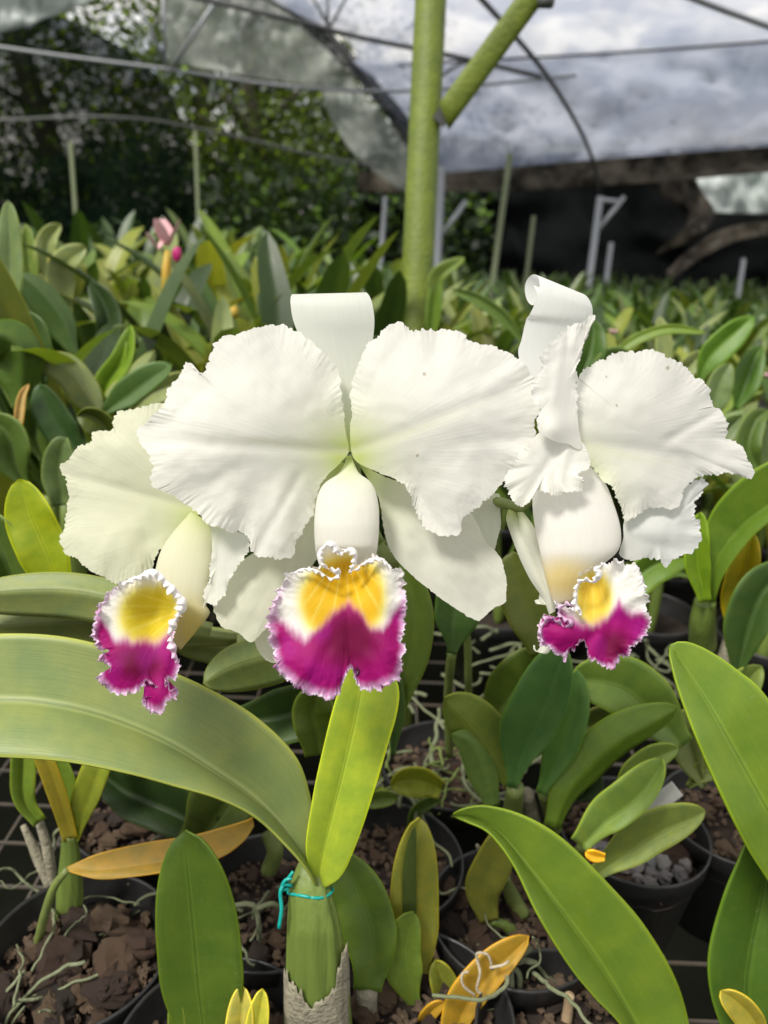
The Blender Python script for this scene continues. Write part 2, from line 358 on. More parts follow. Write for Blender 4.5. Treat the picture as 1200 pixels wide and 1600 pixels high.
# ------------------------------------------------------------------ flowers
def petal(name, parent, outline, ctr, base, dfun, colf, mat=None, nt=560, ns=40, jag=2.2, jf=.16, ruf=.003, rf=11, fine=.0005, ff=95, seed=1., keep=60, frill=None, label=None):
    O = cat(outline, nt, True); c = np.array(ctr, float); b = np.array(base, float)
    arc = np.r_[0, np.cumsum(np.linalg.norm(np.diff(O, axis=0), axis=1))]
    dist = np.linalg.norm(O - b, axis=1); mk = sm(keep * .4, keep * 1.6, dist)
    T = np.roll(O, -1, 0) - np.roll(O, 1, 0); T /= np.linalg.norm(T, axis=1)[:, None] + 1e-9; Nn = np.stack([T[:, 1], -T[:, 0]], -1)
    j = (nz1(arc * jf, seed) * 1.3 + nz1(arc * jf * 2.3, seed + 3) * .9 + nz1(arc * jf * .3, seed + 5) * 1.6 + nz1(arc * jf * 3.2, seed + 6) * .6) * jag * 1.25 * mk
    O = O + Nn * j[:, None]
    th = np.linspace(0, 2 * np.pi, nt, endpoint=False)
    s = np.linspace(0, 1, ns) ** .85
    kw = max(9, nt // 26); kr = np.hanning(2 * kw + 1); kr /= kr.sum(); Om = np.stack([np.convolve(np.r_[O[-kw:, i], O[:, i], O[:kw, i]], kr, 'valid') for i in (0, 1)], -1)
    e6 = s[:, None] ** 7
    X = c[0] + (Om[:, 0] - c[0])[None] * s[:, None] + (O[:, 0] - Om[:, 0])[None] * e6; Y = c[1] + (Om[:, 1] - c[1])[None] * s[:, None] + (O[:, 1] - Om[:, 1])[None] * e6
    ph = arc / arc[-1] * 2 * np.pi
    S = s[:, None]
    wv = np.sin(ph * rf + 2.2 * nz1(ph * 1.1, seed)) * .6 + nz1(ph * rf * .33, seed + 9) * 1.1
    fw = np.sin(ph * ff + 6 * nz1(ph * 9, seed + 2)) * (.6 + nz1(ph * 6, seed + 4))
    e0 = .86 if frill else .80; pw = 5.5 if frill else 3.0
    irr = .35 + 1.3 * np.clip(nz1(ph * 2.3, seed + 8) + .35, 0, 1)
    n2 = nz2(X * .020, Y * .020, seed + 12) + .5 * nz2(X * .05, Y * .05, seed + 13)
    D = dfun(X, Y) + mk[None] * ((.0005 if frill else .0009) * n2 * sm(0, .5, S) + fine * .45 * nz2(X * .14, Y * .14, seed + 14) * sm(.55, .95, S) + ruf * .72 * (wv * irr)[None] * S ** (pw + 1) + fine * .5 * (fw * irr)[None] * sm(e0, 1, S))
    V = PA(X, Y, D).reshape(-1, 3)
    ang = np.arctan2(Y - b[1], X - b[0]); r = np.hypot(X - b[0], Y - b[1]) / 300
    U = np.stack([ang, r], -1).reshape(-1, 2)
    C = colf(X.ravel(), Y.ravel(), np.broadcast_to(S, X.shape).ravel())
    Fc = gridF(ns, nt, True)
    V = V.tolist(); U = U.tolist(); C = C.tolist()
    if frill:                                    # the curled rim, standing forward of the edge
        wpx, fwd, fcol, fr = frill
        nr = 6; o0 = len(V); amp = np.clip(nz1(arc * .035, seed + 11) * 2.4 + .75, .05, 1.9) * mk
        pr = np.array([dfun(O[:, 0], O[:, 1])])[0] + mk * ruf * wv
        for i in range(nr):
            q = i / (nr - 1)
            side = np.sin(arc * fr + 4 * nz1(arc * .02, seed + 1)) * q
            off = Nn * (wpx * amp * (side * .75 - .35 * q + .2))[:, None] + T * (wpx * .5 * np.cos(arc * fr * 1.0 + 1.) * q * amp)[:, None]
            xy = O + off * min(1, q * 1.2); dd = pr - fwd * amp * q * (1 + .5 * np.sin(arc * fr * .5)) + .0004
            V += PA(xy[:, 0], xy[:, 1], dd).tolist(); U += np.stack([arc * .02, np.full(nt, q * .1)], -1).tolist()
            C += fcol(xy[:, 0], xy[:, 1], q).tolist()
        Fc += [tuple(a + o0 for a in f) for f in gridF(nr, nt, True)]
    o = mesh(name, V, Fc, mat or PETAL, parent, uv=U, col=C)
    if label: o['label'] = label
    return o
WH = np.array((.87, .86, .82)); GRN = np.array((.50, .60, .12)); CREAM = np.array((.76, .76, .56))
def lerp(a, b, f): return a + (b - a) * f[:, None]
def white(base, tint=WH, rad=45, rib=None, spots=()):
    def f(x, y, s):
        r = np.hypot(x - base[0], y - base[1]); c = np.broadcast_to(tint, (len(x), 3)).copy()
        c = lerp(c, CREAM, .35 * np.exp(-r / (rad * 2.2))); c = lerp(c, GRN, np.clip(1.15 * np.exp(-(r / rad) ** 1.3), 0, .85))
        if rib is not None:
            (x0, y0), (x1, y1) = rib; L_ = math.hypot(x1 - x0, y1 - y0); u = ((x - x0) * (x1 - x0) + (y - y0) * (y1 - y0)) / L_; v = ((x - x0) * (y1 - y0) - (y - y0) * (x1 - x0)) / L_ + 10 * np.sin(np.clip(u / L_, 0, 1) * 2.6)
            c = lerp(c, CREAM, .5 * np.exp(-(v / 7) ** 2) * sm(1.0, .3, u / L_) * (u > 0))
        for sx, sy, sr in spots: c = lerp(c, np.array((.38, .30, .18)), .8 * sm(sr * .85, sr * .4, np.hypot(x - sx, y - sy)))
        return c
    return f
def field(d0, terms):
    """depth field: d0 plus gaussian hills (x, y, rx, ry, rise) and planes ('p', x, y, gx, gy) and grooves ('g', x0, y0, x1, y1, width, rise)"""
    def f(x, y):
        d = np.full(np.shape(x), d0, float)
        for q in terms:
            if q[0] == 'p': d = d + (x - q[1]) * q[3] + (y - q[2]) * q[4]
            elif q[0] == 'g':
                _, x0, y0, x1, y1, wd, a = q; L_ = math.hypot(x1 - x0, y1 - y0); u = ((x - x0) * (x1 - x0) + (y - y0) * (y1 - y0)) / L_ ; v = ((x - x0) * (y1 - y0) - (y - y0) * (x1 - x0)) / L_
                uu = u / L_; d = d + a * .32 * np.exp(-(v / wd) ** 2) * sm(-.15, .15, uu) * sm(1.25, .8, uu)
            else: d = d - q[4] * np.exp(-((x - q[0]) / q[2]) ** 2 - ((y - q[1]) / q[3]) ** 2)
        return d
    return f
MAG = np.array((.31, .001, .13)); MAGD = np.array((.12, .0, .025)); LAV = np.array((.66, .40, .66)); YEL = np.array((.70, .42, .012)); YEL2 = np.array((.78, .68, .16)); MAG2 = np.array((.38, .01, .27))
def lipcolor(ymag, yellow, throat, dark=None, ylw=YEL, edgew=.9, soft=9, lav=None, seed=3, spot=None):
    xs = [p[0] for p in ymag]; ys = [p[1] for p in ymag]
    def f(x, y, s):
        s = np.ones_like(x) if s is None else s
        ns_ = nz2(x * .045, y * .02, seed) * 9 + nz2(x * .2, y * .05, seed) * 3.5
        c = np.broadcast_to(np.array((.80, .79, .74)), (len(x), 3)).copy()
        yy = np.zeros_like(x)
        for cx, cy, rx, ry in yellow: yy = np.maximum(yy, sm(1.4, .55, np.hypot((x - cx) / rx, (y - cy) / ry) + ns_ * .004))
        ang = np.arctan2(y - throat[1], x - throat[0]); st = .5 + .5 * np.sin(ang * 26 + 2 * nz1(ang * 3, seed))
        c = lerp(c, YEL2, np.clip(yy * 1.6, 0, 1)); c = lerp(c, ylw, sm(.45, 1., yy)); c = lerp(c, YEL2, .35 * sm(.8, 1, st) * sm(.5, 1, yy))
        m = sm(-soft, soft, y - np.interp(x, xs, ys) + ns_)
        c = lerp(c, MAG2, sm(-soft * 2.2, soft * .3, y - np.interp(x, xs, ys) + ns_) * .6); c = lerp(c, MAG, m)
        if dark: c = lerp(c, MAGD, m * .85 * sm(1.2, .3, np.hypot((x - dark[0]) / dark[2], (y - dark[1]) / dark[3])))
        if spot: c = lerp(c, np.array((.03, .0, .012)), sm(spot[2], spot[2] * .5, np.hypot(x - spot[0], (y - spot[1]) * .75)))
        pat = nz2(x * .03, y * .02, seed + 2); c = lerp(c, MAG2, m * np.clip(pat * .9, 0, .4))
        if lav:
            e = sm(lav[0], 1., s + ns_ * .003); c = lerp(c, LAV, e * .85 * sm(lav[1] - 25, lav[1] + 25, y))
            c = lerp(c, np.array((.82, .76, .82)), sm(.955, 1, s) * .9)
        return c
    return f
def frillcol(ysw):
    def f(x, y, q):
        c = np.broadcast_to(np.array((.72, .55, .72)), (len(x), 3)).copy(); n_ = nz2(x * .06, y * .06, 8) * .9 + .5
        c = lerp(c, MAG2, np.clip(n_ + .1 - q * .55, 0, 1) * sm(ysw, ysw + 45, y)); c = lerp(c, np.array((.83, .82, .83)), sm(ysw + 15, ysw - 25, y))
        return c
    return f

base_main = P(500, 1700, .49)
orchid = tag(empty('cattleya_orchid', tuple(base_main)), 'tall orchid in front with three large white flowers that have magenta and yellow lips', 'orchid')
# ---- middle flower
f1 = empty('flower', tuple(P(545, 720, .37) - base_main), orchid); f1['label'] = 'middle flower facing the camera, white with round magenta lip'
T1 = (545, 712)
LP = [(545,705),(541,680),(537,650),(534,610),(527,580),(513,558),(495,540),(470,522),(452,513),(445,508),(420,508),(395,512),(370,520),(340,530),(330,545),(325,565),(318,578),(308,580),(303,574),(292,566),(283,575),(277,590),(266,603),(258,615),(255,632),(240,650),(222,665),(213,672),(218,690),(233,708),(238,730),(236,750),(245,765),(262,770),(280,782),(300,795),(315,808),(335,822),(355,830),(380,836),(392,845),(394,860),(405,869),(430,873),(452,872),(462,850),(475,825),(488,808),(494,785),(500,758),(512,742),(530,725)]
petal('petal', f1, LP, (425, 690), T1, field(.372, [('p', 545, 700, .00004, 0), (400, 650, 130, 110, .016), (290, 720, 70, 80, .006), ('g', 545, 706, 270, 690, 11, .0035), ('g', 470, 740, 398, 865, 9, .005), (440, 820, 26, 60, .006), (360, 800, 30, 40, .004), ('g', 480, 660, 350, 560, 16, .0022), ('g', 470, 640, 420, 520, 12, .0016), ('g', 400, 720, 290, 770, 14, .0022), ('g', 330, 600, 260, 660, 9, .002)]), white(T1, rib=((545, 706), (262, 690))), ruf=.0032, rf=10, seed=1.3, nt=700)
RP = [(549,706),(547,675),(549,640),(548,605),(552,585),(562,560),(580,535),(600,517),(617,503),(627,503),(638,513),(647,518),(665,512),(690,514),(720,518),(735,530),(755,540),(780,543),(800,555),(822,570),(832,590),(838,610),(845,632),(843,650),(833,662),(838,680),(830,700),(815,718),(803,735),(795,745),(783,762),(770,772),(755,785),(735,800),(722,815),(718,832),(700,836),(680,834),(665,828),(655,810),(648,790),(640,772),(628,758),(610,746),(590,737),(570,729),(556,720)]
petal('petal', f1, RP, (675, 675), T1, field(.372, [('p', 545, 700, -.00004, 0), (680, 640, 130, 110, .016), ('g', 549, 706, 790, 610, 12, .0035), ('g', 640, 740, 690, 835, 10, .004), (720, 770, 40, 50, .005), ('g', 570, 620, 640, 515, 12, .003), ('g', 590, 650, 600, 520, 8, -.0016), ('g', 650, 600, 700, 520, 14, .002), ('g', 720, 690, 830, 690, 12, .0022), ('g', 700, 610, 810, 560, 12, .0018)]), white(T1, rib=((549, 706), (800, 600)), spots=((663, 584, 4), (652, 712, 3.5))), ruf=.0032, rf=11, seed=2.7, nt=700)
def loft_curl(name, parent, rows, colf, n=60, k=22, cup=.15, mat=None, label=None):
    """rows: (xl, yl, xr, yr, depth) from base to tip, the tip rows may turn back on themselves"""
    Rr = cat(rows, n); V = []; U = []; X = []
    for j in range(k + 1):
        u = j / k; xy = Rr[:, 0:2] * (1 - u) + Rr[:, 2:4] * u; wd = np.linalg.norm(Rr[:, 2:4] - Rr[:, 0:2], axis=1) / F * .36
        dd = Rr[:, 4] + cup * wd * ((2 * u - 1) ** 2 - 1) * 1.0; V.append(PA(xy[:, 0], xy[:, 1], dd)); U.append(np.stack([np.full(n, u * .8), np.linspace(0, 1, n)], -1)); X.append(xy)
    V = np.stack(V, 1).reshape(-1, 3); U = np.stack(U, 1).reshape(-1, 2); X = np.stack(X, 1).reshape(-1, 2)
    o = mesh(name, V, gridF(n, k + 1), mat or PETAL, parent, uv=U, col=colf(X[:, 0], X[:, 1], None))
    if label: o['label'] = label
    return o
loft_curl('sepal', f1, [(538,706,552,706,.378),(532,670,558,668,.379),(517,620,566,618,.380),(492,570,577,568,.379),(470,530,583,528,.377),(458,500,585,500,.375),(454,475,582,476,.375),(454,465,578,464,.378),(456,460,573,457,.383),(459,461,569,459,.389),(464,470,566,468,.393),(468,482,562,480,.394),(472,490,560,488,.391)], white((545, 715), np.array((.80, .82, .77)), 60), cup=.10, label='dorsal sepal rolled back at its tip')
petal('sepal', f1, [(530,722),(508,742),(485,780),(440,830),(390,868),(345,903),(332,935),(337,962),(350,981),(372,988),(388,1003),(405,993),(430,962),(470,910),(500,862),(520,790),(540,735)], (430, 900), (545, 722), field(.386, [('p', 430, 900, 0, -.00003), ('g', 530, 740, 380, 990, 14, .003), (400, 930, 50, 60, .006)]), white((545, 722), np.array((.80, .81, .66)), 60), jag=.8, ruf=.0012, rf=4, fine=.0001, nt=300, seed=5)
petal('sepal', f1, [(556,718),(572,730),(610,748),(660,765),(700,780),(735,800),(758,845),(775,862),(785,880),(790,900),(791,930),(787,944),(770,950),(755,966),(745,970),(715,953),(690,936),(650,905),(625,880),(610,860),(600,830),(592,780),(575,748)], (690, 860), (548, 720), field(.384, [('p', 690, 860, 0, -.00003), ('g', 560, 730, 745, 960, 16, .003), (720, 880, 50, 60, .005), (640, 830, 30, 50, .004)]), white((550, 722), np.array((.83, .83, .74)), 60), jag=.8, ruf=.0012, rf=4, fine=.0001, nt=300, seed=6)
lc1 = lipcolor([(400, 940), (420, 955), (432, 972), (455, 992), (475, 1002), (500, 985), (522, 962), (545, 944), (560, 962), (580, 985), (598, 985), (612, 962), (632, 945), (660, 940)], [(508, 938, 40, 54), (566, 932, 36, 58), (538, 912, 50, 44)], (538, 860), (548, 1000, 60, 55), lav=(.86, 915), seed=3, spot=(557, 1050, 8))
def tubecol(base, pts=(), tint=WH, yellow=None, yc=None):
    g = white(base, tint, 30)
    def f(x, y, s):
        c = g(x, y, s)
        if yellow: c = lerp(c, yc if yc is not None else YEL2, .85 * sm(1.5, .25, np.hypot((x - yellow[0]) / yellow[2], (y - yellow[1]) / yellow[3])))
        return c
    return f
bulge('lip_tube', [(541,712),(538,726),(528,740),(508,754),(497,772),(492,800),(491,830),(493,860),(499,885)], [(549,712),(555,728),(562,740),(578,752),(587,768),(592,795),(592,830),(589,860),(582,885)], (.374, .372, .369, .367, .366, .367, .377), .62, PETAL, f1, colf=tubecol((545, 705)), uvs=(1.2, 1), n=44)
LIP1 = [(508,882),(500,872),(497,862),(503,852),(514,848),(522,856),(532,864),(545,857),(554,866),(556,882),(565,882),(576,874),(590,869),(606,877),(613,889),(627,893),(630,915),(633,930),(635,950),(632,965),(633,985),(628,1000),(632,1015),(627,1030),(628,1045),(622,1060),(610,1066),(598,1075),(575,1079),(562,1072),(556,1058),(549,1040),(543,1052),(536,1066),(530,1082),(515,1091),(490,1088),(475,1079),(460,1076),(450,1063),(439,1055),(432,1040),(430,1022),(423,1005),(420,985),(418,965),(425,945),(434,925),(445,908),(453,894),(475,890),(491,886)]
petal('lip', f1, LIP1, (542, 965), (538, 880), field(.338, [('p', 540, 960, 0, .00002), (538, 885, 36, 42, -.020), (480, 1040, 40, 40, .005), (600, 1030, 30, 45, .005), ('g', 542, 930, 549, 1045, 9, .0035), ('g', 520, 1000, 470, 1085, 10, .002), ('g', 570, 1000, 612, 1065, 10, .002), (450, 960, 28, 60, -.004), (628, 960, 22, 60, -.004)]), lc1, mat=LIPM, jag=2.6, jf=.22, ruf=.0028, rf=17, fine=.0008, ff=80, keep=10, seed=4.2, nt=760, frill=(3.4, .0017, frillcol(925), .42))
# curled front edge of the tube above the throat
fr = []
def ruffle_ribbon(name, parent, path, wpx, d0, fwd, colf, fr_=.5, seed=1., n=220, nr=9, amp=3.):
    C = cat(path, n); T = np.gradient(C, axis=0); T /= np.linalg.norm(T, axis=1)[:, None] + 1e-9; S = np.stack([-T[:, 1], T[:, 0]], -1)
    arc = np.r_[0, np.cumsum(np.linalg.norm(np.diff(C, axis=0), axis=1))]; V = []; X = []; U = []
    am = np.clip(1 + 1.2 * nz1(arc * .06, seed), .4, 1.8) * np.sin(np.linspace(0, np.pi, n)) ** .3
    for i in range(nr):
        q = i / (nr - 1)
        xy = C + S * (wpx * (q - .5) * am)[:, None] + (S + T * .6) * (amp * np.sin(arc * fr_ + 3 * nz1(arc * .05, seed)) * q)[:, None]
        dd = d0 - fwd * am * np.sin(q * 2.6) + .0012 * np.cos(arc * fr_) * q
        V.append(PA(xy[:, 0], xy[:, 1], dd)); X.append(xy); U.append(np.stack([arc * .02, np.full(n, q * .2)], -1))
    X = np.stack(X, 1).reshape(-1, 2)
    return mesh(name, np.stack(V, 1).reshape(-1, 3), gridF(n, nr), LIPM, parent, uv=np.stack(U, 1).reshape(-1, 2), col=colf(X[:, 0], X[:, 1], .5))
ruffle_ribbon('lip_frill', f1, [(458,896),(475,890),(492,892),(505,898),(520,905),(530,896),(518,890),(506,884),(500,872),(503,858),(514,850),(524,857),(533,865),(546,859),(554,868),(552,884),(546,892),(556,890),(570,880),(590,874),(604,880)], 8, .336, .0028, frillcol(990), .55, 2., amp=2.)

# ---- left flower (seen from its side, behind the middle one)
f2 = empty('flower', tuple(P(320, 800, .40) - base_main), orchid); f2['label'] = 'left flower turned away to the left, creamy white'
CR = np.array((.85, .86, .66))
T2 = (325, 810)
petal('petal', f2, [(330,800),(345,760),(350,700),(335,650),(300,630),(252,631),(230,632),(212,637),(190,641),(179,652),(176,672),(160,672),(147,674),(143,690),(130,694),(116,702),(103,720),(96,731),(102,745),(105,765),(106,785),(102,815),(95,842),(98,857),(104,866),(116,873),(135,885),(160,900),(180,910),(200,906),(232,895),(242,877),(249,863),(260,848),(280,826),(305,806)], (215, 770), T2, field(.407, [('p', 215, 770, -.00002, 0), (200, 700, 90, 60, .008), ('g', 325, 800, 120, 745, 9, .0035), (170, 850, 60, 50, .006), ('g', 260, 820, 170, 890, 14, .002), ('g', 250, 700, 170, 670, 12, .002)]), white(T2, CR, 50, rib=((325, 800), (110, 742))), ruf=.003, rf=12, seed=7.1, nt=620)
petal('petal', f2, [(330,815),(350,822),(388,838),(392,850),(386,866),(374,878),(368,892),(360,905),(352,920),(345,938),(334,946),(325,945),(317,947),(320,925),(325,900),(331,875),(331,845)], (350, 870), (333, 815), field(.374, [('p', 350, 870, -.00009, 0), ('g', 345, 830, 335, 940, 6, .003)]), white((333, 800), np.array((.82, .83, .77)), 20), ruf=.002, rf=12, jag=2.6, seed=8.4, nt=420)
petal('sepal', f2, [(340,900),(380,930),(405,960),(428,985),(440,1015),(432,1036),(415,1030),(402,1015),(394,996),(365,980),(340,940)], (400, 975), (330, 900), field(.398, [(405, 990, 30, 30, .004)]), white((300, 850), np.array((.80, .80, .62)), 40), jag=.6, ruf=.001, rf=3, fine=.0001, nt=260, seed=9)
bulge('lip_tube', [(298,800),(270,832),(254,855),(245,880),(242,905),(248,935),(262,975),(274,1008)], [(322,812),(333,835),(333,870),(325,915),(322,945),(328,958),(308,985),(282,1016)], (.398, .392, .388, .384, .382, .380), .45, PETAL, f2, colf=tubecol((325, 790), tint=np.array((.78, .77, .60)), yellow=(300, 985, 30, 50), yc=np.array((.62, .52, .12))), uvs=(1, 1))
lc2 = lipcolor([(130, 960), (152, 962), (165, 982), (180, 1000), (210, 1008), (240, 1008), (262, 995), (275, 970), (290, 940)], [(228, 962, 42, 46), (250, 955, 26, 40)], (290, 950), (215, 1035, 50, 35), ylw=np.array((.66, .52, .03)), lav=(.86, 925), seed=5)
LIP2 = [(185,914),(200,908),(214,902),(228,896),(242,893),(254,903),(262,914),(275,924),(288,940),(286,958),(276,970),(272,990),(268,1010),(277,1030),(281,1046),(273,1060),(262,1060),(256,1066),(274,1076),(277,1088),(265,1096),(256,1110),(240,1112),(226,1103),(224,1094),(236,1086),(240,1070),(230,1066),(215,1078),(195,1083),(184,1085),(170,1081),(161,1070),(153,1058),(168,1052),(170,1042),(157,1034),(157,1024),(168,1018),(155,1014),(150,1003),(143,990),(147,970),(155,950),(165,930),(176,918)]
petal('lip', f2, LIP2, (222, 1000), (262, 950), field(.362, [('p', 220, 980, .00003, 0), (245, 955, 32, 40, -.014), (195, 1040, 40, 35, .004), ('g', 272, 990, 245, 1090, 10, -.004), (255, 1090, 20, 22, .003)]), lc2, mat=LIPM, jag=2.4, jf=.22, ruf=.0024, rf=15, fine=.0008, ff=70, keep=6, seed=6.6, nt=700, frill=(3.2, .0016, frillcol(920), .42))
ruffle_ribbon('lip_frill', f2, [(190,914),(215,903),(240,896),(256,908),(270,924),(284,940),(280,958),(270,975),(266,995),(270,1015),(276,1035)], 12, .357, .0022, frillcol(1010), .5, 5., n=260, amp=2.2)

# ---- right flower
f3 = empty('flower', tuple(P(860, 780, .375) - base_main), orchid); f3['label'] = 'right flower facing slightly left, its left petal rolled up'
petal('petal', f3, [(903,590),(920,575),(945,560),(970,551),(995,547),(1025,550),(1045,560),(1065,572),(1085,585),(1104,600),(1111,618),(1113,632),(1106,634),(1122,640),(1133,655),(1139,673),(1136,684),(1150,690),(1160,702),(1173,722),(1177,738),(1168,747),(1150,740),(1130,738),(1114,745),(1096,743),(1085,750),(1070,764),(1064,785),(1055,795),(1030,792),(1010,796),(985,810),(977,816),(970,790),(955,760),(940,745),(922,728),(908,700),(901,650)], (1010, 680), (905, 690), field(.366, [('p', 905, 690, .000035, 0), (1000, 640, 90, 80, .010), ('g', 905, 690, 1130, 720, 12, .003), (1000, 760, 60, 40, .005), ('g', 1040, 690, 1125, 640, 8, .004), ('g', 1060, 700, 1165, 735, 9, -.004), ('g', 960, 640, 1010, 555, 14, .0018), ('g', 1000, 650, 1080, 590, 12, .0014)]), white((890, 760), rib=((905, 692), (1100, 722)), spots=((1043, 575, 4.5), (947, 588, 2.5), (964, 634, 2.5))), ruf=.0032, rf=11, seed=11.2, nt=640, keep=40)
petal('petal', f3, [(932,494),(918,496),(902,501),(880,515),(860,535),(846,552),(848,572),(836,590),(831,605),(833,625),(843,642),(838,662),(842,676),(868,690),(888,694),(908,700),(902,650),(901,600),(908,555),(920,520)], (880, 600), (890, 700), field(.352, [('p', 880, 600, .00012, .00002), ('g', 925, 500, 880, 680, 12, .002), ('g', 880, 530, 862, 640, 9, -.0025), (865, 670, 26, 24, .005)]), white((870, 900)), ruf=.0026, rf=13, fine=.0008, jag=2.6, seed=12.5, nt=520)
petal('petal', f3, [(842,676),(830,692),(814,706),(797,732),(787,752),(794,768),(800,782),(812,792),(821,792),(829,779),(836,770),(855,772),(872,773),(880,766),(893,768),(908,768),(913,752),(905,742),(921,728),(917,706),(905,686),(870,680)], (860, 725), (880, 660), field(.354, [('p', 860, 725, .00006, -.00004), ('g', 880, 690, 815, 785, 9, .004), ('g', 890, 690, 870, 770, 8, -.003), (905, 745, 16, 24, .003)]), white((870, 900)), ruf=.003, rf=12, fine=.0008, jag=2.2, seed=13.5, nt=520)
petal('petal', f3, [(977,812),(1010,792),(1050,786),(1064,762),(1080,752),(1098,748),(1104,757),(1096,772),(1086,782),(1084,800),(1092,815),(1092,832),(1095,848),(1082,861),(1066,868),(1050,876),(1042,888),(1031,875),(1015,873),(985,876),(968,866),(974,840)], (1030, 830), (960, 820), field(.376, [('p', 1030, 830, .00002, 0), (1030, 830, 50, 30, .005), ('g', 1090, 760, 1060, 810, 9, -.004), ('g', 985, 840, 1060, 860, 10, .002)]), white((880, 900), np.array((.80, .81, .80))), ruf=.0028, rf=9, seed=14.5, nt=420)
# dorsal sepal of the right flower: a strip whose tip is rolled into a scroll
rows = [(835, 640, 905, 650, .372), (826, 600, 900, 610, .374), (810, 555, 900, 570, .375), (815, 530, 905, 540, .374), (822, 500, 913, 520, .372), (828, 475, 922, 500, .370)]
rows[-1] = (827, 492, 924, 500, .369)
rows += [(836, 474, 926, 489, .3675), (842, 456, 925, 478, .3665), (843, 441, 920, 467, .367), (839, 430, 913, 460, .369), (830, 430, 906, 459, .373), (822, 440, 900, 464, .3765), (820, 455, 897, 474, .378), (824, 470, 898, 483, .3775), (832, 477, 903, 488, .375), (838, 468, 906, 482, .3725), (838, 455, 905, 474, .3715), (834, 446, 901, 470, .373)]
loft_curl('sepal', f3, rows, white((860, 900), np.array((.82, .83, .81))), n=110, cup=.06, label='dorsal sepal rolled into a scroll at its tip')
lc3t = tubecol((870, 1200), yellow=(880, 905, 50, 34), yc=np.array((.84, .68, .26)))
bulge('lip_tube', [(833,745),(832,790),(836,825),(843,860),(852,900),(860,930),(866,945)], [(918,725),(944,752),(960,790),(970,828),(966,860),(935,890),(900,940)], (.374, .371, .368, .366, .366, .368), .45, PETAL, f3, colf=lc3t, uvs=(1, 1))
lc3 = lipcolor([(820, 940), (870, 958), (895, 972), (925, 982), (950, 968), (968, 945), (985, 960), (1020, 972)], [(928, 935, 28, 42)], (925, 880), (960, 1010, 30, 30), ylw=np.array((.72, .52, .06)), lav=(.88, 985), seed=9)
LIP3 = [(905,900),(920,893),(932,884),(945,879),(960,874),(975,879),(990,881),(1000,895),(1005,912),(1012,935),(1008,950),(1013,965),(1012,985),(1004,1000),(992,1006),(984,1014),(984,1029),(970,1028),(961,1040),(949,1043),(935,1034),(919,1027),(921,1012),(912,1004),(900,1007),(897,1018),(888,1014),(884,1028),(870,1024),(858,1010),(847,1009),(840,990),(844,971),(856,963),(870,972),(872,955),(866,940),(880,948),(895,945),(899,925)]
petal('lip', f3, LIP3, (925, 970), (928, 920), field(.346, [('p', 925, 960, .00004, 0), (925, 920, 24, 34, -.014), (880, 990, 30, 24, .005), ('g', 935, 985, 905, 1012, 9, .004), ('g', 960, 960, 940, 1035, 10, .0035), ('g', 965, 960, 1010, 900, 10, -.003)]), lc3, mat=LIPM, jag=2.8, jf=.22, ruf=.003, rf=17, fine=.0009, ff=80, keep=6, seed=15.2, nt=700, frill=(3.2, .0016, frillcol(965), .42))
ruffle_ribbon('lip_frill', f3, [(944,880),(932,890),(936,896),(928,908),(912,906),(902,914),(900,930),(898,945),(906,955),(908,962)], 8, .341, .0025, frillcol(1000), .55, 7., n=200, amp=2.)
ruffle_ribbon('lip_frill', f3, [(898,948),(884,944),(872,954),(880,966),(892,972),(884,980),(872,972),(858,966),(848,976),(844,992),(852,1006)], 6, .341, .0022, frillcol(930), .55, 9., n=200, amp=2.)
# narrow sepals behind it, tips curled
def narrow(rows, name='sepal'): loft_curl(name, f3, rows, white((800, 790), np.array((.80, .81, .72)), 20), n=50, k=8, cup=.5)
narrow([(794,795,806,800,.386),(791,812,812,818,.385),(799,838,820,832,.384),(812,872,838,862,.382),(828,905,855,900,.380),(848,935,866,932,.378),(858,960,868,955,.377)])
narrow([(808,800,818,800,.383),(814,830,836,826,.382),(828,870,852,862,.380),(842,905,862,898,.379),(852,930,866,925,.378)])
narrow([(846,920,868,916,.385),(842,932,866,930,.383),(843,942,860,945,.380),(838,944,852,944,.378),(835,938,842,936,.379)])
narrow([(850,1002,862,996,.386),(843,1012,860,1015,.383),(838,1018,852,1022,.380),(834,1015,838,1016,.379),(833,1008,836,1008,.380)])
petal('sepal', f3, [(735,800),(758,778),(780,772),(782,800),(782,826),(776,845),(769,863),(750,850),(736,830)], (762, 815), (740, 760), field(.392, []), white((840, 700), np.array((.76, .77, .66))), jag=.5, ruf=.0008, rf=3, fine=.0001, nt=200, seed=17)

# ---- stems, leaves and pseudobulb of the flowering plant
stalk([(507,1385,.436),(560,1150,.436),(598,960,.425),(606,880,.415),(640,820,.408),(720,780,.40),(785,785,.393),(815,795,.385),(850,760,.38)], (.004, .0035, .0035, .003, .0028), orchid, name='flower_stem')
stalk([(604,885,.415),(600,865,.41),(570,800,.40),(548,715,.38)], (.0035, .003, .0035), orchid, name='flower_stem')
stalk([(600,870,.415),(500,840,.408),(400,815,.41),(325,805,.408)], (.003, .003, .0035), orchid, name='flower_stem')
stalk([(596,870,.404),(610,868,.402),(618,862,.402)], (.007, .009, .004), orchid, name='bud_sheath')
YG = (.34, .42, .025)
leaf3('leaf', [(492,1385),(478,1330),(486,1260),(500,1190),(518,1115),(534,1062),(540,1040),(552,1030)], [(498,1388),(503,1340),(520,1270),(540,1190),(558,1110),(566,1060),(570,1034),(574,1030)], [(506,1388),(535,1366),(560,1310),(583,1240),(604,1170),(621,1110),(622,1070),(604,1038)], (.434, .425, .415, .408, .404), orchid, (.34, .46, .08), fold=(.004, .012), mat=LEAFT, label='upright yellow-green leaf under the middle flower')  # base colour brightened to stand for light glowing through the blade
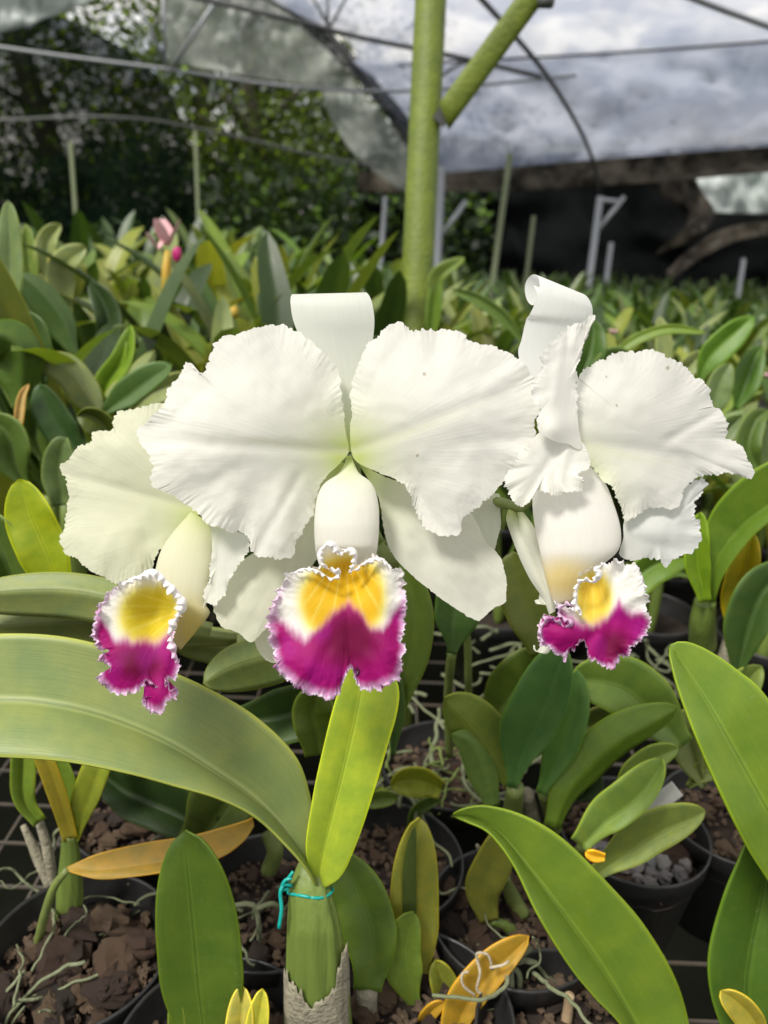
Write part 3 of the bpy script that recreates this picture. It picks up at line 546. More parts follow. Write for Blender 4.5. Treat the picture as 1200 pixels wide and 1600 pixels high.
leaf3('leaf', [(503,1386),(494,1340),(490,1290),(484,1240),(461,1180),(400,1120),(330,1078),(270,1050),(200,1020),(100,995),(0,990),(-120,1000),(-260,1060)], [(500,1388),(489,1365),(465,1325),(430,1280),(385,1240),(330,1203),(270,1165),(200,1133),(130,1110),(60,1097),(0,1094),(-120,1095),(-265,1120)], [(496,1390),(478,1358),(450,1325),(400,1278),(340,1248),(270,1228),(200,1209),(100,1190),(0,1183),(-60,1183),(-120,1185),(-190,1175),(-262,1140)], (.434, .425, .41, .40, .395, .392, .395, .41), orchid, (.20, .27, .14), fold=(-.004, .028), n=70, mat=LEAF, label='long broad leaf arching to the left', seed=2)
bulge('pseudobulb', [(468,1345),(455,1380),(452,1405),(450,1450),(448,1520),(446,1600),(450,1690)], [(500,1350),(512,1375),(519,1400),(532,1450),(540,1520),(548,1600),(545,1690)], (.438, .436, .44, .45, .462, .474, .488), .75, BULB, orchid, grooves=.055)
# papery sheath with a torn upper edge
nn = 60; V = []; A = np.linspace(-1.75, 1.75, nn)
top = 1543 + 26 * nz1(A * 2.2, 3) + 16 * nz1(A * 9, 4) - 46 * sm(.5, 1.1, A) * sm(1.75, 1.3, A) + 22 * np.cos(A * 2.2)
for i in range(14):
    q = i / 13; yy = top * (1 - q) + 1700 * q; f_ = (yy - 1400) / 300
    xc = 492 + 6 * f_; hw = 49.5 + 3 * f_ + 1.5 * nz1(A * 6 + q, 5)
    d0 = np.interp(yy, 1345 + 57.5 * np.arange(7), [.438, .436, .44, .45, .462, .474, .488])
    V.append(PA(xc + hw * np.sin(A), yy, d0 - hw / F * d0 * .84 * np.cos(A)))
mesh('dry_sheath', np.stack(V).reshape(-1, 3), gridF(14, nn), HUSK, orchid, thick=.0004)
tie = MB(); pts = []
for k in range(41):
    a = 2 * math.pi * k / 40; pts.append(P(485 + 35 * math.sin(a), 1392 + 10 * math.cos(a) + 2 * math.sin(3 * a), .4385 - .0115 * math.cos(a)))
tie.tube(pts, .0009, 6)
tie.tube([P(*c) for c in cat([(452,1386,.435),(447,1378,.43),(452,1370,.427),(458,1362,.426)], 12)], .0009, 6)
tie.tube([P(*c) for c in cat([(456,1384,.43),(444,1382,.428),(438,1395,.427),(440,1420,.428),(436,1450,.43)], 16)], .0011, 6)
tie.tube([P(*c) for c in cat([(450,1388,.43),(440,1390,.428),(445,1376,.427),(456,1372,.427)], 12)], .001, 6)
tag(tie.build('plant_tie', TIE), 'teal string tied round the top of the thick green stem', 'string')

# ------------------------------------------------------------------ plants set out by hand round the front
G1 = (.075, .135, .035); G2 = (.045, .095, .028); G3 = (.12, .19, .045); G4 = (.17, .22, .06); PALE = (.20, .26, .14); YL = (.36, .42, .02); DK = (.025, .055, .018); BRT = (.13, .24, .02); OR = (.36, .24, .035); GY = (.26, .28, .03)
def plant(pos, label, group=None):
    return tag(empty('orchid_plant', tuple(pos)), label, 'orchid plant', group)
# right foreground
pr = plant(Z(1290, 1560, .93), 'orchid plant at the right edge with a long smooth light green leaf')
leaf3('leaf', [(1300,1540),(1260,1470),(1200,1376),(1168,1326),(1130,1250),(1090,1160),(1060,1080),(1047,1030),(1045,1012)], [(1320,1540),(1290,1450),(1240,1345),(1200,1270),(1150,1180),(1105,1100),(1070,1045),(1052,1018),(1046,1010)], [(1340,1530),(1340,1400),(1280,1230),(1200,1092),(1150,1045),(1105,1015),(1075,1003),(1056,1003),(1047,1008)], (.43, .42, .40, .39, .39), pr, (.14, .24, .035), fold=(.014, .002), n=50, mat=LEAF, seed=4)
leaf3('leaf', [(1190,1690),(1150,1640),(1125,1600),(1108,1540),(1108,1480),(1130,1400),(1155,1340),(1172,1300)], [(1215,1700),(1190,1650),(1170,1600),(1165,1540),(1175,1470),(1190,1400),(1195,1340),(1190,1290)], [(1240,1700),(1260,1640),(1275,1560),(1280,1480),(1270,1400),(1250,1340),(1225,1300),(1200,1280)], (.46, .455, .45, .44), pr, (.06, .13, .02), fold=(.010, .010), n=40, seed=5)
leaf([(1200,1640),(1165,1585),(1126,1548)], 22, .44, .43, pr, (.32, .30, .06), crease=.2, label='small yellowing leaf')
# the leaf sweeping in from the bottom
pf = plant(Z(1050, 1740, .93), 'orchid plant at the bottom with one wide leaf arching to the left over the pots')
leaf3('leaf', [(1010,1700),(975,1610),(930,1560),(888,1508),(840,1430),(802,1352),(765,1303),(735,1287),(708,1276)], [(1030,1700),(1012,1640),(975,1570),(925,1490),(870,1415),(820,1350),(778,1300),(740,1278),(709,1274)], [(1080,1700),(1083,1640),(1060,1540),(1010,1450),(950,1380),(880,1311),(820,1275),(762,1259),(728,1262),(708,1271)], (.47, .465, .455, .445, .44, .438), pf, (.13, .22, .035), fold=(.020, .006), n=56, seed=6)
stalk([(885,1600,.50),(890,1555,.49)], (.0035, .003), pf, STRAW, 'dry_stub')
# bottom left upright dark leaf
pg = plant(Z(335, 1700, .93), 'orchid plant at the bottom left with one broad upright dark leaf')
leaf([(330,1680),(318,1560),(306,1430),(290,1297)], 66, .47, .43, pg, (.07, .13, .022), crease=-.1, fold=.12, base=.5, label='broad upright dark leaf')
leaf([(360,1690),(372,1620),(378,1540)], 22, .46, .45, pg, (.45, .45, .14), crease=.2, base=.6, name='sheath_bract')
leaf([(385,1690),(398,1620),(410,1545)], 18, .455, .45, pg, (.42, .45, .08), crease=.2, base=.6, name='sheath_bract')
leaf([(280,1680),(276,1600),(272,1545)], 14, .47, .46, pg, G3)
# leaf that hangs right of the stem
ph = plant(Z(575, 1640, .93), 'small orchid behind the thick stem with one drooping green leaf')
leaf([(574,1548),(580,1480),(560,1400),(520,1330)], 44, .50, .50, ph, (.095, .17, .03), crease=.1, fold=.1, base=.5)
stalk([(574,1545,.50),(572,1600,.51),(570,1660,.53)], .007, ph, HUSK, 'pseudobulb')
# striped pale leaf and small one
pi_ = plant(Z(640, 1650, .93), 'orchid with an upright pale leaf striped dark green down its middle')
leaf([(650,1560),(648,1480),(648,1380),(655,1277)], 38, .53, .50, pi_, (.30, .33, .08), crease=-.1, fold=.15, base=.4, label='pale leaf with dark middle stripe')
leaf([(641,1500),(640,1420),(640,1350),(648,1290)], 11, .5240, .4925, pi_, (.09, .14, .05), fold=0, base=.4, name='leaf_stripe')
leaf([(650,1575),(634,1530),(628,1480),(645,1424)], 30, .515, .50, pi_, (.13, .21, .045), crease=.3, fold=.35, base=.3)
leaf([(690,1600),(700,1560),(680,1500)], 22, .53, .52, pi_, (.20, .24, .05))
stalk([(652,1570,.52),(650,1640,.54)], .006, pi_, name='pseudobulb')
stalk([(672,1470,.53),(690,1520,.53),(705,1560,.53)], .0018, pi_, STRAW, name='flower_stem')
# yellow fallen looking leaf with white roots
pk = plant(Z(740, 1660, .93), 'orchid with a yellow orange leaf wrapped by thin white roots')
leaf([(700,1640),(722,1570),(770,1510),(826,1462)], 29, .50, .50, pk, OR, crease=.35, fold=.3, base=.6, label='dying yellow-orange leaf')
leaf([(650,1610),(675,1580),(695,1565)], 12, .51, .50, pk, OR)
for q in ([(770,1515,.49),(762,1492,.487),(745,1490,.487),(748,1505,.488)], [(742,1555,.488),(724,1540,.485),(722,1522,.485),(732,1518,.486)], [(745,1500,.487),(750,1520,.485),(745,1545,.486),(752,1552,.487)], [(765,1512,.487),(785,1508,.486),(795,1502,.488)]):
    stalk(q, .0009, pk, PALEROOT, 'aerial_root')
# left potted plant with the orange leaf
pl = plant(Z(105, 1500, .91), 'orchid in the lower left pot with a long orange dying leaf lying to the right')
leaf3('leaf', [(104,1356),(150,1335),(220,1318),(300,1305),(350,1292),(385,1282),(394,1278)], [(106,1358),(160,1360),(240,1350),(320,1335),(360,1318),(388,1300),(395,1284)], [(108,1362),(150,1373),(200,1371),(270,1360),(340,1342),(380,1315),(396,1290)], (.50, .50, .50, .495), pl, (.42, .30, .075), fold=(-.004, .006), label='long orange dying leaf')
stalk([(106,1358,.50),(85,1385,.505),(70,1430,.52),(60,1470,.54),(48,1510,.56)], (.0022, .003, .0032, .003), pl, name='petiole')
bulge('pseudobulb', [(96,1310),(94,1340),(88,1400),(88,1460),(92,1500)], [(120,1310),(126,1340),(130,1400),(122,1450),(108,1500)], (.53, .54, .555, .57, .58), .8, BULB, pl, grooves=.04)
leaf([(110,1312),(95,1260),(72,1195),(40,1120)], 15, .53, .50, pl, (.30, .27, .04), crease=.3, fold=.5, base=.8)
leaf([(112,1312),(128,1260),(150,1200),(180,1130)], 22, .53, .52, pl, (.22, .28, .035), crease=.4, fold=.4, base=.5)
leaf([(100,1300),(105,1250),(90,1200),(70,1150)], 20, .55, .54, pl, (.12, .20, .03), crease=.1)
leaf([(62,1285),(38,1250),(36,1200),(40,1120)], 20, .55, .53, pl, (.13, .21, .035), base=.6)
stalk([(36,1290,.56),(60,1340,.565),(80,1390,.57),(92,1450,.585)], (.002, .0045, .004, .004), pl, HUSK, 'old_pseudobulb')
stalk([(62,1285,.555),(75,1330,.56),(84,1390,.57)], (.003, .004, .003), pl, HUSK, 'old_pseudobulb')
# left middle plants
pm = plant(Z(60, 1000, .93), 'orchid at the left edge with a bright yellow-green upright leaf')
leaf([(95,935),(70,870),(45,810),(30,748)], 40, .50, .49, pm, (.27, .36, .015), crease=.15, fold=.15, base=.6, mat=LEAFT, label='bright yellow-green leaf')
leaf([(30,960),(10,900),(-15,840),(-50,800)], 42, .52, .50, pm, G1, crease=.2)
leaf([(20,930),(45,905),(80,885)], 22, .53, .52, pm, G2)
leaf([(330,985),(220,955),(100,930),(-80,935)], 36, .47, .46, pm, PALE, crease=.25, fold=-.5, base=.3)
leaf([(370,1000),(250,990),(120,975),(-90,985)], 34, .49, .48, pm, (.17, .22, .10), crease=.1, fold=-.45, base=.3)
pn = plant(Z(420, 1100, .93), 'orchid low between the left and middle flowers with rounded grey-green leaves')
leaf([(500,1005),(430,1028),(370,1045),(318,1068)], 40, .49, .46, pn, (.15, .21, .09), crease=.2, fold=-.5, base=.4)
leaf([(420,1005),(360,1010),(300,1000),(240,960)], 28, .51, .50, pn, PALE, crease=.1, fold=-.3)
leaf([(360,1130),(440,1120),(500,1100),(545,1065)], 44, .53, .52, pn, G2, crease=0, base=.5)
leaf([(500,1180),(495,1140),(490,1110),(500,1070)], 34, .50, .49, pn, (.08, .13, .02), crease=0, base=.7)
leaf([(300,1320),(330,1280),(360,1230),(380,1170)], 52, .55, .53, pn, (.07, .11, .03), crease=.2, base=.5)
leaf([(140,1190),(200,1235),(270,1265),(350,1310)], 44, .56, .55, pn, DK, crease=.1, base=.5)
stalk([(420,1360,.56),(430,1330,.55),(420,1300,.55)], .006, pn, STEM, 'pseudobulb')
# middle plants under the right lateral sepal
pv = plant(Z(640, 1280, .93), 'seedling with small round yellow-green leaves among green roots')
leaf([(690,1235),(665,1225),(640,1222),(610,1228)], 24, .62, .61, pv, (.22, .27, .03), crease=.1, base=.6)
leaf([(560,1255),(585,1250),(600,1248),(622,1246)], 14, .62, .61, pv, (.13, .20, .05), base=.6)
leaf([(640,1300),(650,1270),(670,1255),(690,1250)], 10, .63, .62, pv, G1, base=.5)
po = plant(Z(650, 1230, .93), 'orchid behind the middle flower with a dark green leaf hanging beside its lip')
leaf([(614,1120),(640,1020),(645,950),(620,860)], 32, .52, .50, po, (.09, .15, .025), crease=.15, fold=.2, base=.5)
leaf([(614,1180),(618,1110),(614,1060),(610,1020)], 15, .52, .51, po, G2)
pq = plant(Z(710, 1120, .93), 'orchid with a single dark leaf on a thin stem below the middle sepal')
leaf([(706,1022),(712,980),(716,930),(700,880)], 36, .56, .55, pq, (.05, .11, .035), crease=-.15, fold=.3, base=.2)
stalk([(702,1180,.64),(700,1090,.60),(706,1018,.56)], .0035, pq, STEM, 'pseudobulb')
stalk([(735,1150,.63),(732,1080,.60),(730,1000,.58),(720,960,.57)], .003, pq, (STEM), 'pseudobulb')
leaf([(850,1020),(830,960),(808,910),(800,862)], 38, .55, .54, pq, (.075, .10, .018), crease=0, fold=.1, base=.6)
stalk([(850,1020,.56),(870,1060,.60)], .004, pq, STEM, 'pseudobulb')
# clump in the middle right
pp = plant(Z(870, 1330, .93), 'bushy orchid of about nine green leaves below the right flower')
leaf([(800,1230),(815,1160),(850,1080),(878,1005)], 44, .56, .52, pp, (0.072, 0.174, 0.065), crease=.35, fold=.45, base=.2)
leaf([(845,1240),(875,1170),(895,1110),(902,1046)], 28, .57, .55, pp, (0.087, 0.203, 0.058), crease=.1, fold=.4, base=.3)
leaf([(800,1225),(770,1170),(730,1120),(694,1090)], 42, .57, .53, pp, (0.174, 0.246, 0.065), crease=-.2, fold=-.35, base=.3)
leaf([(770,1260),(755,1210),(735,1165),(706,1147)], 24, .57, .54, pp, (0.145, 0.246, 0.087), crease=.2, fold=-.4, base=.5)
leaf([(765,1120),(785,1085),(815,1050),(850,1015)], 34, .60, .59, pp, (0.087, 0.145, 0.026), crease=.5, fold=.2, base=.5)
leaf([(1068,1165),(1020,1110),(970,1070),(890,1058)], 48, .58, .56, pp, (0.145, 0.246, 0.058), crease=-.1, fold=.4, base=.4)
leaf([(880,1140),(930,1130),(990,1128),(1030,1125)], 26, .60, .60, pp, PALE, crease=.2)
leaf([(862,1292),(890,1220),(960,1150),(1058,1104)], 33, .57, .54, pp, (0.131, 0.232, 0.036), crease=.35, fold=-.3, base=.4)
leaf([(905,1320),(940,1280),(990,1240),(1036,1186)], 33, .53, .52, pp, (0.189, 0.304, 0.087), crease=.35, fold=.3, base=.5)
leaf([(960,1250),(985,1215),(1020,1185),(1060,1168)], 22, .56, .55, pp, (0.189, 0.290, 0.087), crease=.1, fold=.3)
leaf([(930,1365),(970,1335),(1020,1300),(1102,1266)], 34, .56, .54, pp, (0.232, 0.319, 0.116), crease=.25, fold=.3, base=.4, label='leaf with pale scar on top')
leaf([(945,1340),(930,1338),(915,1332)], 9, .525, .52, pp, (0.725, 0.522, 0.043), base=.7)
leaf([(900,1250),(915,1230),(905,1200)], 28, .60, .60, pp, DK)
for q, r in (([(805,1230,.56),(800,1280,.60),(798,1340,.66)], .008), ([(822,1240,.58),(832,1290,.62),(835,1340,.66)], .007), ([(850,1240,.58),(870,1300,.64)], .006), ([(915,1320,.54),(900,1350,.60)], .006)):
    stalk(q, [r * .8, r, r * .8], pp, HUSK if q[0][0] == 822 else STEM, 'pseudobulb')
pq2 = plant(Z(790, 1470, .92), 'orchid with one short spotted leaf in the round black pot behind the wide leaf')
leaf([(765,1440),(755,1390),(775,1340),(790,1290)], 30, .56, .53, pq2, (.20, .23, .06), crease=0, fold=.1, base=.5)
stalk([(768,1438,.56),(800,1455,.57),(815,1490,.58)], (.003, .005, .006), pq2, BULB, 'pseudobulb')
stalk([(745,1320,.54),(762,1345,.55),(778,1362,.56)], (.001, .004, .003), pq2, HUSK, 'old_pseudobulb')
stalk([(820,1430,.58),(800,1400,.58),(790,1370,.57)], (.005, .006, .003), pq2, STEM, 'pseudobulb')
# right middle
pt = plant(Z(1100, 1120, .93), 'orchid at the right with a broad green leaf rising to the upper right corner')
leaf3('leaf', [(1098,940),(1093,900),(1096,850),(1112,800),(1150,755),(1200,722),(1270,700),(1340,690)], [(1108,942),(1112,905),(1130,860),(1165,820),(1205,790),(1250,760),(1300,730),(1350,700)], [(1116,945),(1128,905),(1150,870),(1180,835),(1210,812),(1260,790),(1310,760),(1350,715)], (.60, .58, .55, .54), pt, (.10, .19, .025), fold=(.0, .012), n=40, seed=8)
leaf([(1102,940),(1090,880),(1090,840),(1095,800)], 20, .59, .57, pt, (.15, .27, .02), base=.5)
stalk([(1098,1010,.63),(1098,970,.61),(1102,938,.60)], (.011, .010, .008), pt, BULB, 'pseudobulb')
leaf([(1100,870),(1040,880),(1000,905),(960,960)], 26, .63, .62, pt, (.10, .19, .03), crease=.2)
leaf([(1152,1000),(1150,940),(1165,880),(1175,830)], 25, .62, .60, pt, (.36, .34, .015), crease=.1, base=.5, label='old yellow leaf')
leaf([(1150,1060),(1165,980),(1190,920),(1240,880)], 36, .60, .58, pt, G2, crease=.2)
stalk([(1135,1150,.66),(1138,1060,.63),(1150,990,.62)], (.010, .014, .008), pt, HUSK, 'pseudobulb')
pu = plant(Z(1110, 1230, .93), 'small orchid with short pale leaves beside the white tag')
leaf([(1100,1230),(1080,1190),(1070,1140),(1090,1100)], 22, .60, .58, pu, PALE, crease=.3)
leaf([(1075,1230),(1100,1205),(1130,1190),(1160,1180)], 20, .60, .60, pu, (.16, .22, .08))
leaf([(1185,1180),(1170,1120),(1160,1080),(1190,1040)], 30, .62, .60, pu, (.14, .21, .06))
# ones that overlap the picture's left and upper middle
def near(label, specs, root, group=None):
    p = plant(root, label, group)
    for s in specs: leaf(s[0], s[1] * .86, *s[2:4], p, s[4], **(s[5] if len(s) > 5 else {}))
    return p
near('orchid behind the left flower with two bright green pointed leaves and a pale curved one', [
    ([(150,700),(160,610),(190,560),(205,508)], 22, .80, .78, BRT, dict(crease=.2)),
    ([(165,640),(178,590),(188,560),(196,530)], 12, .80, .78, BRT),
    ([(165,665),(130,610),(100,575),(54,563)], 30, .72, .70, PALE, dict(crease=.2, fold=-.4)),
    ([(150,660),(180,620),(215,585),(242,548)], 20, .78, .77, PALE, dict(crease=.1, fold=-.3)),
    ([(155,650),(190,620),(230,590),(268,570)], 26, .72, .71, (.06, .13, .035), dict(crease=.3, fold=.4)),
    ([(135,715),(100,680),(75,640),(60,600)], 32, .70, .68, (.035, .085, .03), dict(crease=.1, fold=.2)),
    ([(95,790),(90,740),(95,700),(105,684)], 30, .66, .64, (.10, .16, .075), dict(crease=.15, fold=.3, base=.6)),
    ([(180,700),(160,670),(140,655),(120,650)], 26, .66, .64, (.06, .09, .015), dict(crease=.3, base=.5)),
    ([(200,650),(230,620),(260,605),(300,585)], 22, .78, .78, PALE)], Z(140, 800, .93))
near('orchid at the left edge with leaf tips folded over and a dry brown bract', [
    ([(30,640),(30,590),(20,540),(-30,520)], 46, .70, .66, (.06, .12, .02), dict(crease=.2, fold=-.5)),
    ([(70,600),(60,550),(50,510),(30,490)], 26, .75, .74, G2),
    ([(12,520),(15,430),(14,360),(12,312)], 24, .80, .78, (.13, .20, .10), dict(crease=.1, fold=.3)),
    ([(70,720),(55,680),(60,640),(40,600)], 34, .72, .70, G1),
    ([(40,760),(20,720),(10,680),(-20,650)], 36, .68, .66, G1, dict(crease=.1)),
    ([(20,700),(28,660),(34,620),(45,600)], 9, .68, .67, (.42, .33, .20), dict(name='dry_bract'))], Z(20, 860, .93))
near('orchid in the left row with a tall pale leaf curving over to the right', [
    ([(110,500),(95,450),(100,410),(135,385)], 27, 1.0, .97, PALE, dict(crease=.3, fold=.3)),
    ([(120,560),(90,500),(60,460),(28,428)], 30, .92, .9, G2, dict(crease=.4, fold=-.5)),
    ([(75,440),(70,400),(75,370),(95,350)], 20, 1.05, 1.04, PALE, dict(crease=.2)),
    ([(50,470),(45,410),(42,380),(40,350)], 17, 1.05, 1.04, G3),
    ([(150,560),(170,510),(160,470),(140,440)], 24, .98, .97, DK),
    ([(90,470),(85,440),(82,420),(78,400)], 9, 1.0, .99, (.35, .35, .03))], Z(100, 700, .93))
near('orchid behind the green post with a narrow leaf standing against it', [
    ([(683,520),(680,470),(684,430),(726,402)], 15, 1.16, 1.12, G3, dict(crease=.4, fold=.3)),
    ([(672,540),(676,500),(680,460),(682,430)], 14, 1.15, 1.14, (.09, .17, .02)),
    ([(820,540),(790,500),(750,470),(705,452)], 12, 1.1, 1.1, G1, dict(crease=.1))], Z(720, 640, .93))
near('orchid in the right row with a long narrow leaf bending over to the right', [
    ([(935,590),(980,540),(1040,515),(1105,520)], 10, .85, .83, (.13, .22, .03), dict(crease=-.3, fold=.2)),
    ([(905,600),(915,570),(925,540),(928,500)], 28, .82, .82, (.05, .11, .02)),
    ([(935,600),(945,575),(960,560),(990,560)], 22, .82, .82, (.08, .15, .05)),
    ([(1035,600),(1038,560),(1036,520),(1030,495)], 16, .95, .94, PALE, dict(fold=.2)),
    ([(1090,600),(1110,560),(1150,520),(1178,495)], 26, .88, .86, (.09, .20, .02), dict(crease=-.1, fold=.3)),
    ([(1110,660),(1120,620),(1130,590),(1142,568)], 24, .84, .83, (.12, .19, .09), dict(crease=-.1, fold=.4)),
    ([(1150,640),(1165,600),(1180,560),(1190,540)], 26, .90, .90, (.06, .14, .02)),
    ([(1060,590),(1075,575),(1090,560),(1098,548)], 18, .90, .90, PALE)], Z(1060, 740, .93))
near('orchid under the right petal with thin shaded leaves', [
    ([(1120,720),(1125,690),(1140,670),(1160,650)], 22, .80, .80, (.10, .16, .07)),
    ([(1190,740),(1170,700),(1180,660),(1200,640)], 24, .80, .80, G1),
    ([(1080,900),(1050,890),(1010,895),(975,930)], 22, .72, .72, G1)], Z(1140, 850, .93))

# ------------------------------------------------------------------ pots, chips, tag
RIMZ = .935
def pot_mesh(name, r=.062, h=.105, parent=None):
    m = MB(); m.lathe([(r * .70, -h), (r * .72, -h), (r * .95, -.016), (r * .99, -.014), (r * 1.0, -.002), (r, 0), (r * .975, .0006), (r * .965, -.002), (r * .955, -.014), (r * .91, -.018), (r * .70, -h + .004), (0.0005, -h + .004)], 48)
    m.lathe([(0.0005, -h), (r * .70, -h)], 48)
    return m.build(name, POT, parent, local=True)
def pot(loc, label, r=.062, group='black plastic pots on the bench', bare=False):
    e = tag(empty('plant_pot', (loc[0], loc[1], RIMZ)), label, 'plant pot', group)
    pot_mesh('pot_body', r, parent=e)
    nn = 30; V = [(0, 0, -.024)]; Fc = []
    for i in range(1, 9):
        for k in range(nn):
            a = 2 * math.pi * k / nn; rr = r * .93 * i / 8
            V.append((rr * math.cos(a), rr * math.sin(a), -.026 + .006 * noise.noise(Vector((rr * 60 * math.cos(a) + loc[0] * 50, rr * 60 * math.sin(a), 1)))))
    Fc += [(0, 1 + k, 1 + (k + 1) % nn) for k in range(nn)]
    for i in range(7):
        for k in range(nn): a = 1 + i * nn; Fc.append((a + k, a + nn + k, a + nn + (k + 1) % nn, a + (k + 1) % nn))
    mesh('potting_mix', V, Fc, SOIL, e, local=True)
    return e
def chip_proto(seed, stone=False):
    r_ = random.Random(seed); V = []; Fc = []
    nu, nv = 14, 10
    sx, sy, sz = (1, .85, .7) if stone else (1, r_.uniform(.45, .8), r_.uniform(.25, .5))
    for i in range(nv + 1):
        th = math.pi * i / nv
        for k in range(nu):
            ph_ = 2 * math.pi * k / nu; v = Vector((math.sin(th) * math.cos(ph_), math.sin(th) * math.sin(ph_), math.cos(th)))
            q = 3 if not stone else 2.4
            nrm = (abs(v.x) ** q + abs(v.y) ** q + abs(v.z) ** q) ** (1 / q)
            v = v / nrm * (1 + .5 * noise.noise(v * 1.7 + Vector((seed * 3.1, 0, 0))) + .22 * noise.noise(v * 5 + Vector((seed, 9, 0))))
            V.append((v.x * sx, v.y * sy, v.z * sz))
    me = bpy.data.meshes.new('stone_chip' if stone else 'bark_chip'); me.from_pydata(V, [], gridF(nv + 1, nu, True)); me.materials.append(STONE if stone else BARK)
    return me
BCH = [chip_proto(s) for s in range(7)]; SCH = [chip_proto(s + 20, True) for s in range(4)]
def crumbs(c, r, seed):
    q = random.Random(seed + 500); V = []; Fc = []
    for i in range(260):
        a = q.uniform(0, 6.283); rr = r * .95 * math.sqrt(q.random()); s = q.uniform(.0012, .0042); me = q.choice(BCH); n0 = len(V)
        M_ = Matrix.Rotation(q.uniform(0, 6.28), 3, 'Z') @ Matrix.Rotation(q.uniform(-1, 1), 3, 'X')
        V += [tuple(M_ @ v.co * s + Vector((c[0] + rr * math.cos(a), c[1] + rr * math.sin(a), RIMZ - .0205 + s * .3))) for v in me.vertices]; Fc += [tuple(k + n0 for k in f.vertices) for f in me.polygons]
    tag(mesh('bark_crumbs', V, Fc, CRUMB, smooth=False), 'fine bark crumbs and dust between the chips of a pot', 'bark crumbs', kind='stuff')
def chips(c, r, n, stones, label, slabel=None, smin=.006, smax=.013, seed=1):
    q = random.Random(seed); pts = []
    crumbs(c, r, seed)
    for i in range(n + stones):
        st = i >= n
        for tr in range(20):
            a = q.uniform(0, 6.283); rr = r * .82 * math.sqrt(q.random()); s = q.uniform(.0045, .0068) if st else q.uniform(smin, smax)
            x, y = rr * math.cos(a), rr * math.sin(a)
            if st and not (x > -.01 or y < 0): continue
            if all((x - u) ** 2 + (y - v) ** 2 > ((s + t) * .72) ** 2 for u, v, t in pts): break
        pts.append((x, y, s))
        me = q.choice(SCH if st else BCH)
        o = bpy.data.objects.new('stone' if st else 'bark_chip', me); COL.objects.link(o)
        o.location = (c[0] + x, c[1] + y, RIMZ - .022 + s * .25 + q.uniform(0, .004) + (.006 if st else 0)); o.scale = (s, s, s)
        o.rotation_euler = (q.uniform(-.6, .6), q.uniform(-.6, .6), q.uniform(0, 6.28))
        if st: tag(o, slabel, 'stone', 'grey stones in the right pot')
        else: tag(o, label, 'bark chip', 'bark chips in the pots')
def roots(c, n, spread, seed, parent, z=RIMZ - .012, mat=None, rad=(.0007, .0016), ln=(.03, .07)):
    q = random.Random(seed)
    for i in range(n):
        p = Vector((c[0] + q.uniform(-1, 1) * spread, c[1] + q.uniform(-1, 1) * spread, z + q.uniform(-.01, .012))); d = Vector((q.uniform(-1, 1), q.uniform(-1, 1), q.uniform(-.15, .25))).normalized()
        L_ = q.uniform(*ln); pts = [p.copy()]
        for k in range(12):
            d = (d + Vector((q.uniform(-.5, .5), q.uniform(-.5, .5), q.uniform(-.35, .3)))).normalized(); p = p + d * L_ / 12; p.z = min(max(p.z, z - .02), z + .05); pts.append(p.copy())
        r0 = q.uniform(*rad); m = MB(); m.tube([Vector(v) for v in cat(pts, 26)], [r0 * (1 - .3 * k / 25) for k in range(26)], 7)
        o = m.build('aerial_root', mat or ROOT, parent)
c1 = Z(122, 1478, RIMZ); pot(c1, 'black pot at the lower left full of brown bark chips', group=None)
chips(c1, .058, 24, 0, 'brown bark chip in the lower left black pot', smin=.008, smax=.019, seed=3)
roots(c1, 16, .042, 4, pl, mat=ROOT, rad=(.0005, .0014))
c2 = Z(988, 1292, RIMZ); pot(c2, 'black pot on the right holding red bark and grey stones', group=None)
chips(c2, .058, 12, 40, 'reddish bark chip in the black pot with the grey stones', 'pale grey stone in the black pot below the right flower', seed=5)
c3 = Z(805, 1425, RIMZ); pot(c3, 'black pot in shade behind the wide bottom leaf', group=None)
chips(c3, .058, 22, 0, 'dark bark chip in the shaded pot behind the wide bottom leaf', seed=8); roots(c3, 6, .035, 9, pq2)
c4 = Z(420, 1400, RIMZ); pot(c4, 'black pot in shade left of the thick green stem', group=None)
chips(c4, .058, 20, 0, 'dark bark chip in the pot left of the thick green stem', seed=11); roots(c4, 4, .035, 12, pn)
c5 = Z(1150, 1270, RIMZ); pot(c5, 'black pot behind the long light green leaf at the right edge', group=None); chips(c5, .058, 18, 0, 'dark bark chip in the pot behind the long right leaf', seed=41)
c6 = Z(340, 1640, RIMZ); pot(c6, 'black pot at the bottom edge below the broad upright dark leaf', group=None)
chips(c6, .058, 12, 0, 'bark chip in the pot at the bottom edge', seed=14)
c7 = Z(650, 1585, RIMZ); pot(c7, 'black pot at the bottom centre right of the papery sheath', group=None); chips(c7, .058, 14, 0, 'dark bark chip in the bottom centre pot', seed=47)
c8 = Z(900, 1620, RIMZ); pot(c8, 'black pot at the bottom edge under the wide arching leaf', group=None); chips(c8, .058, 14, 0, 'dark bark chip in the pot under the wide arching leaf', seed=49); roots(Z(815, 1560, RIMZ), 4, .015, 21, pk, z=RIMZ + .01)
c9 = Z(600, 1340, RIMZ - .0); pot(c9, 'black pot hidden in shade behind the upright yellow-green leaf', group=None); chips(c9, .058, 10, 0, 'dark bark chip behind the upright yellow-green leaf', seed=31)
c10 = Z(700, 1190, RIMZ); pot(c10, 'black pot overgrown with tangled roots under the middle sepal', group=None); chips(c10, .058, 16, 0, 'dark bark chip in the pot overgrown with roots', seed=45)
roots(c10, 20, .06, 33, po, z=RIMZ + .005, rad=(.0012, .0026), ln=(.05, .11)); roots(Z(760, 1050, RIMZ), 16, .07, 35, pq, z=RIMZ, rad=(.001, .0022), ln=(.05, .12)); roots(Z(1010, 1000, RIMZ), 15, .07, 36, pt, z=RIMZ, rad=(.001, .002), ln=(.06, .12))
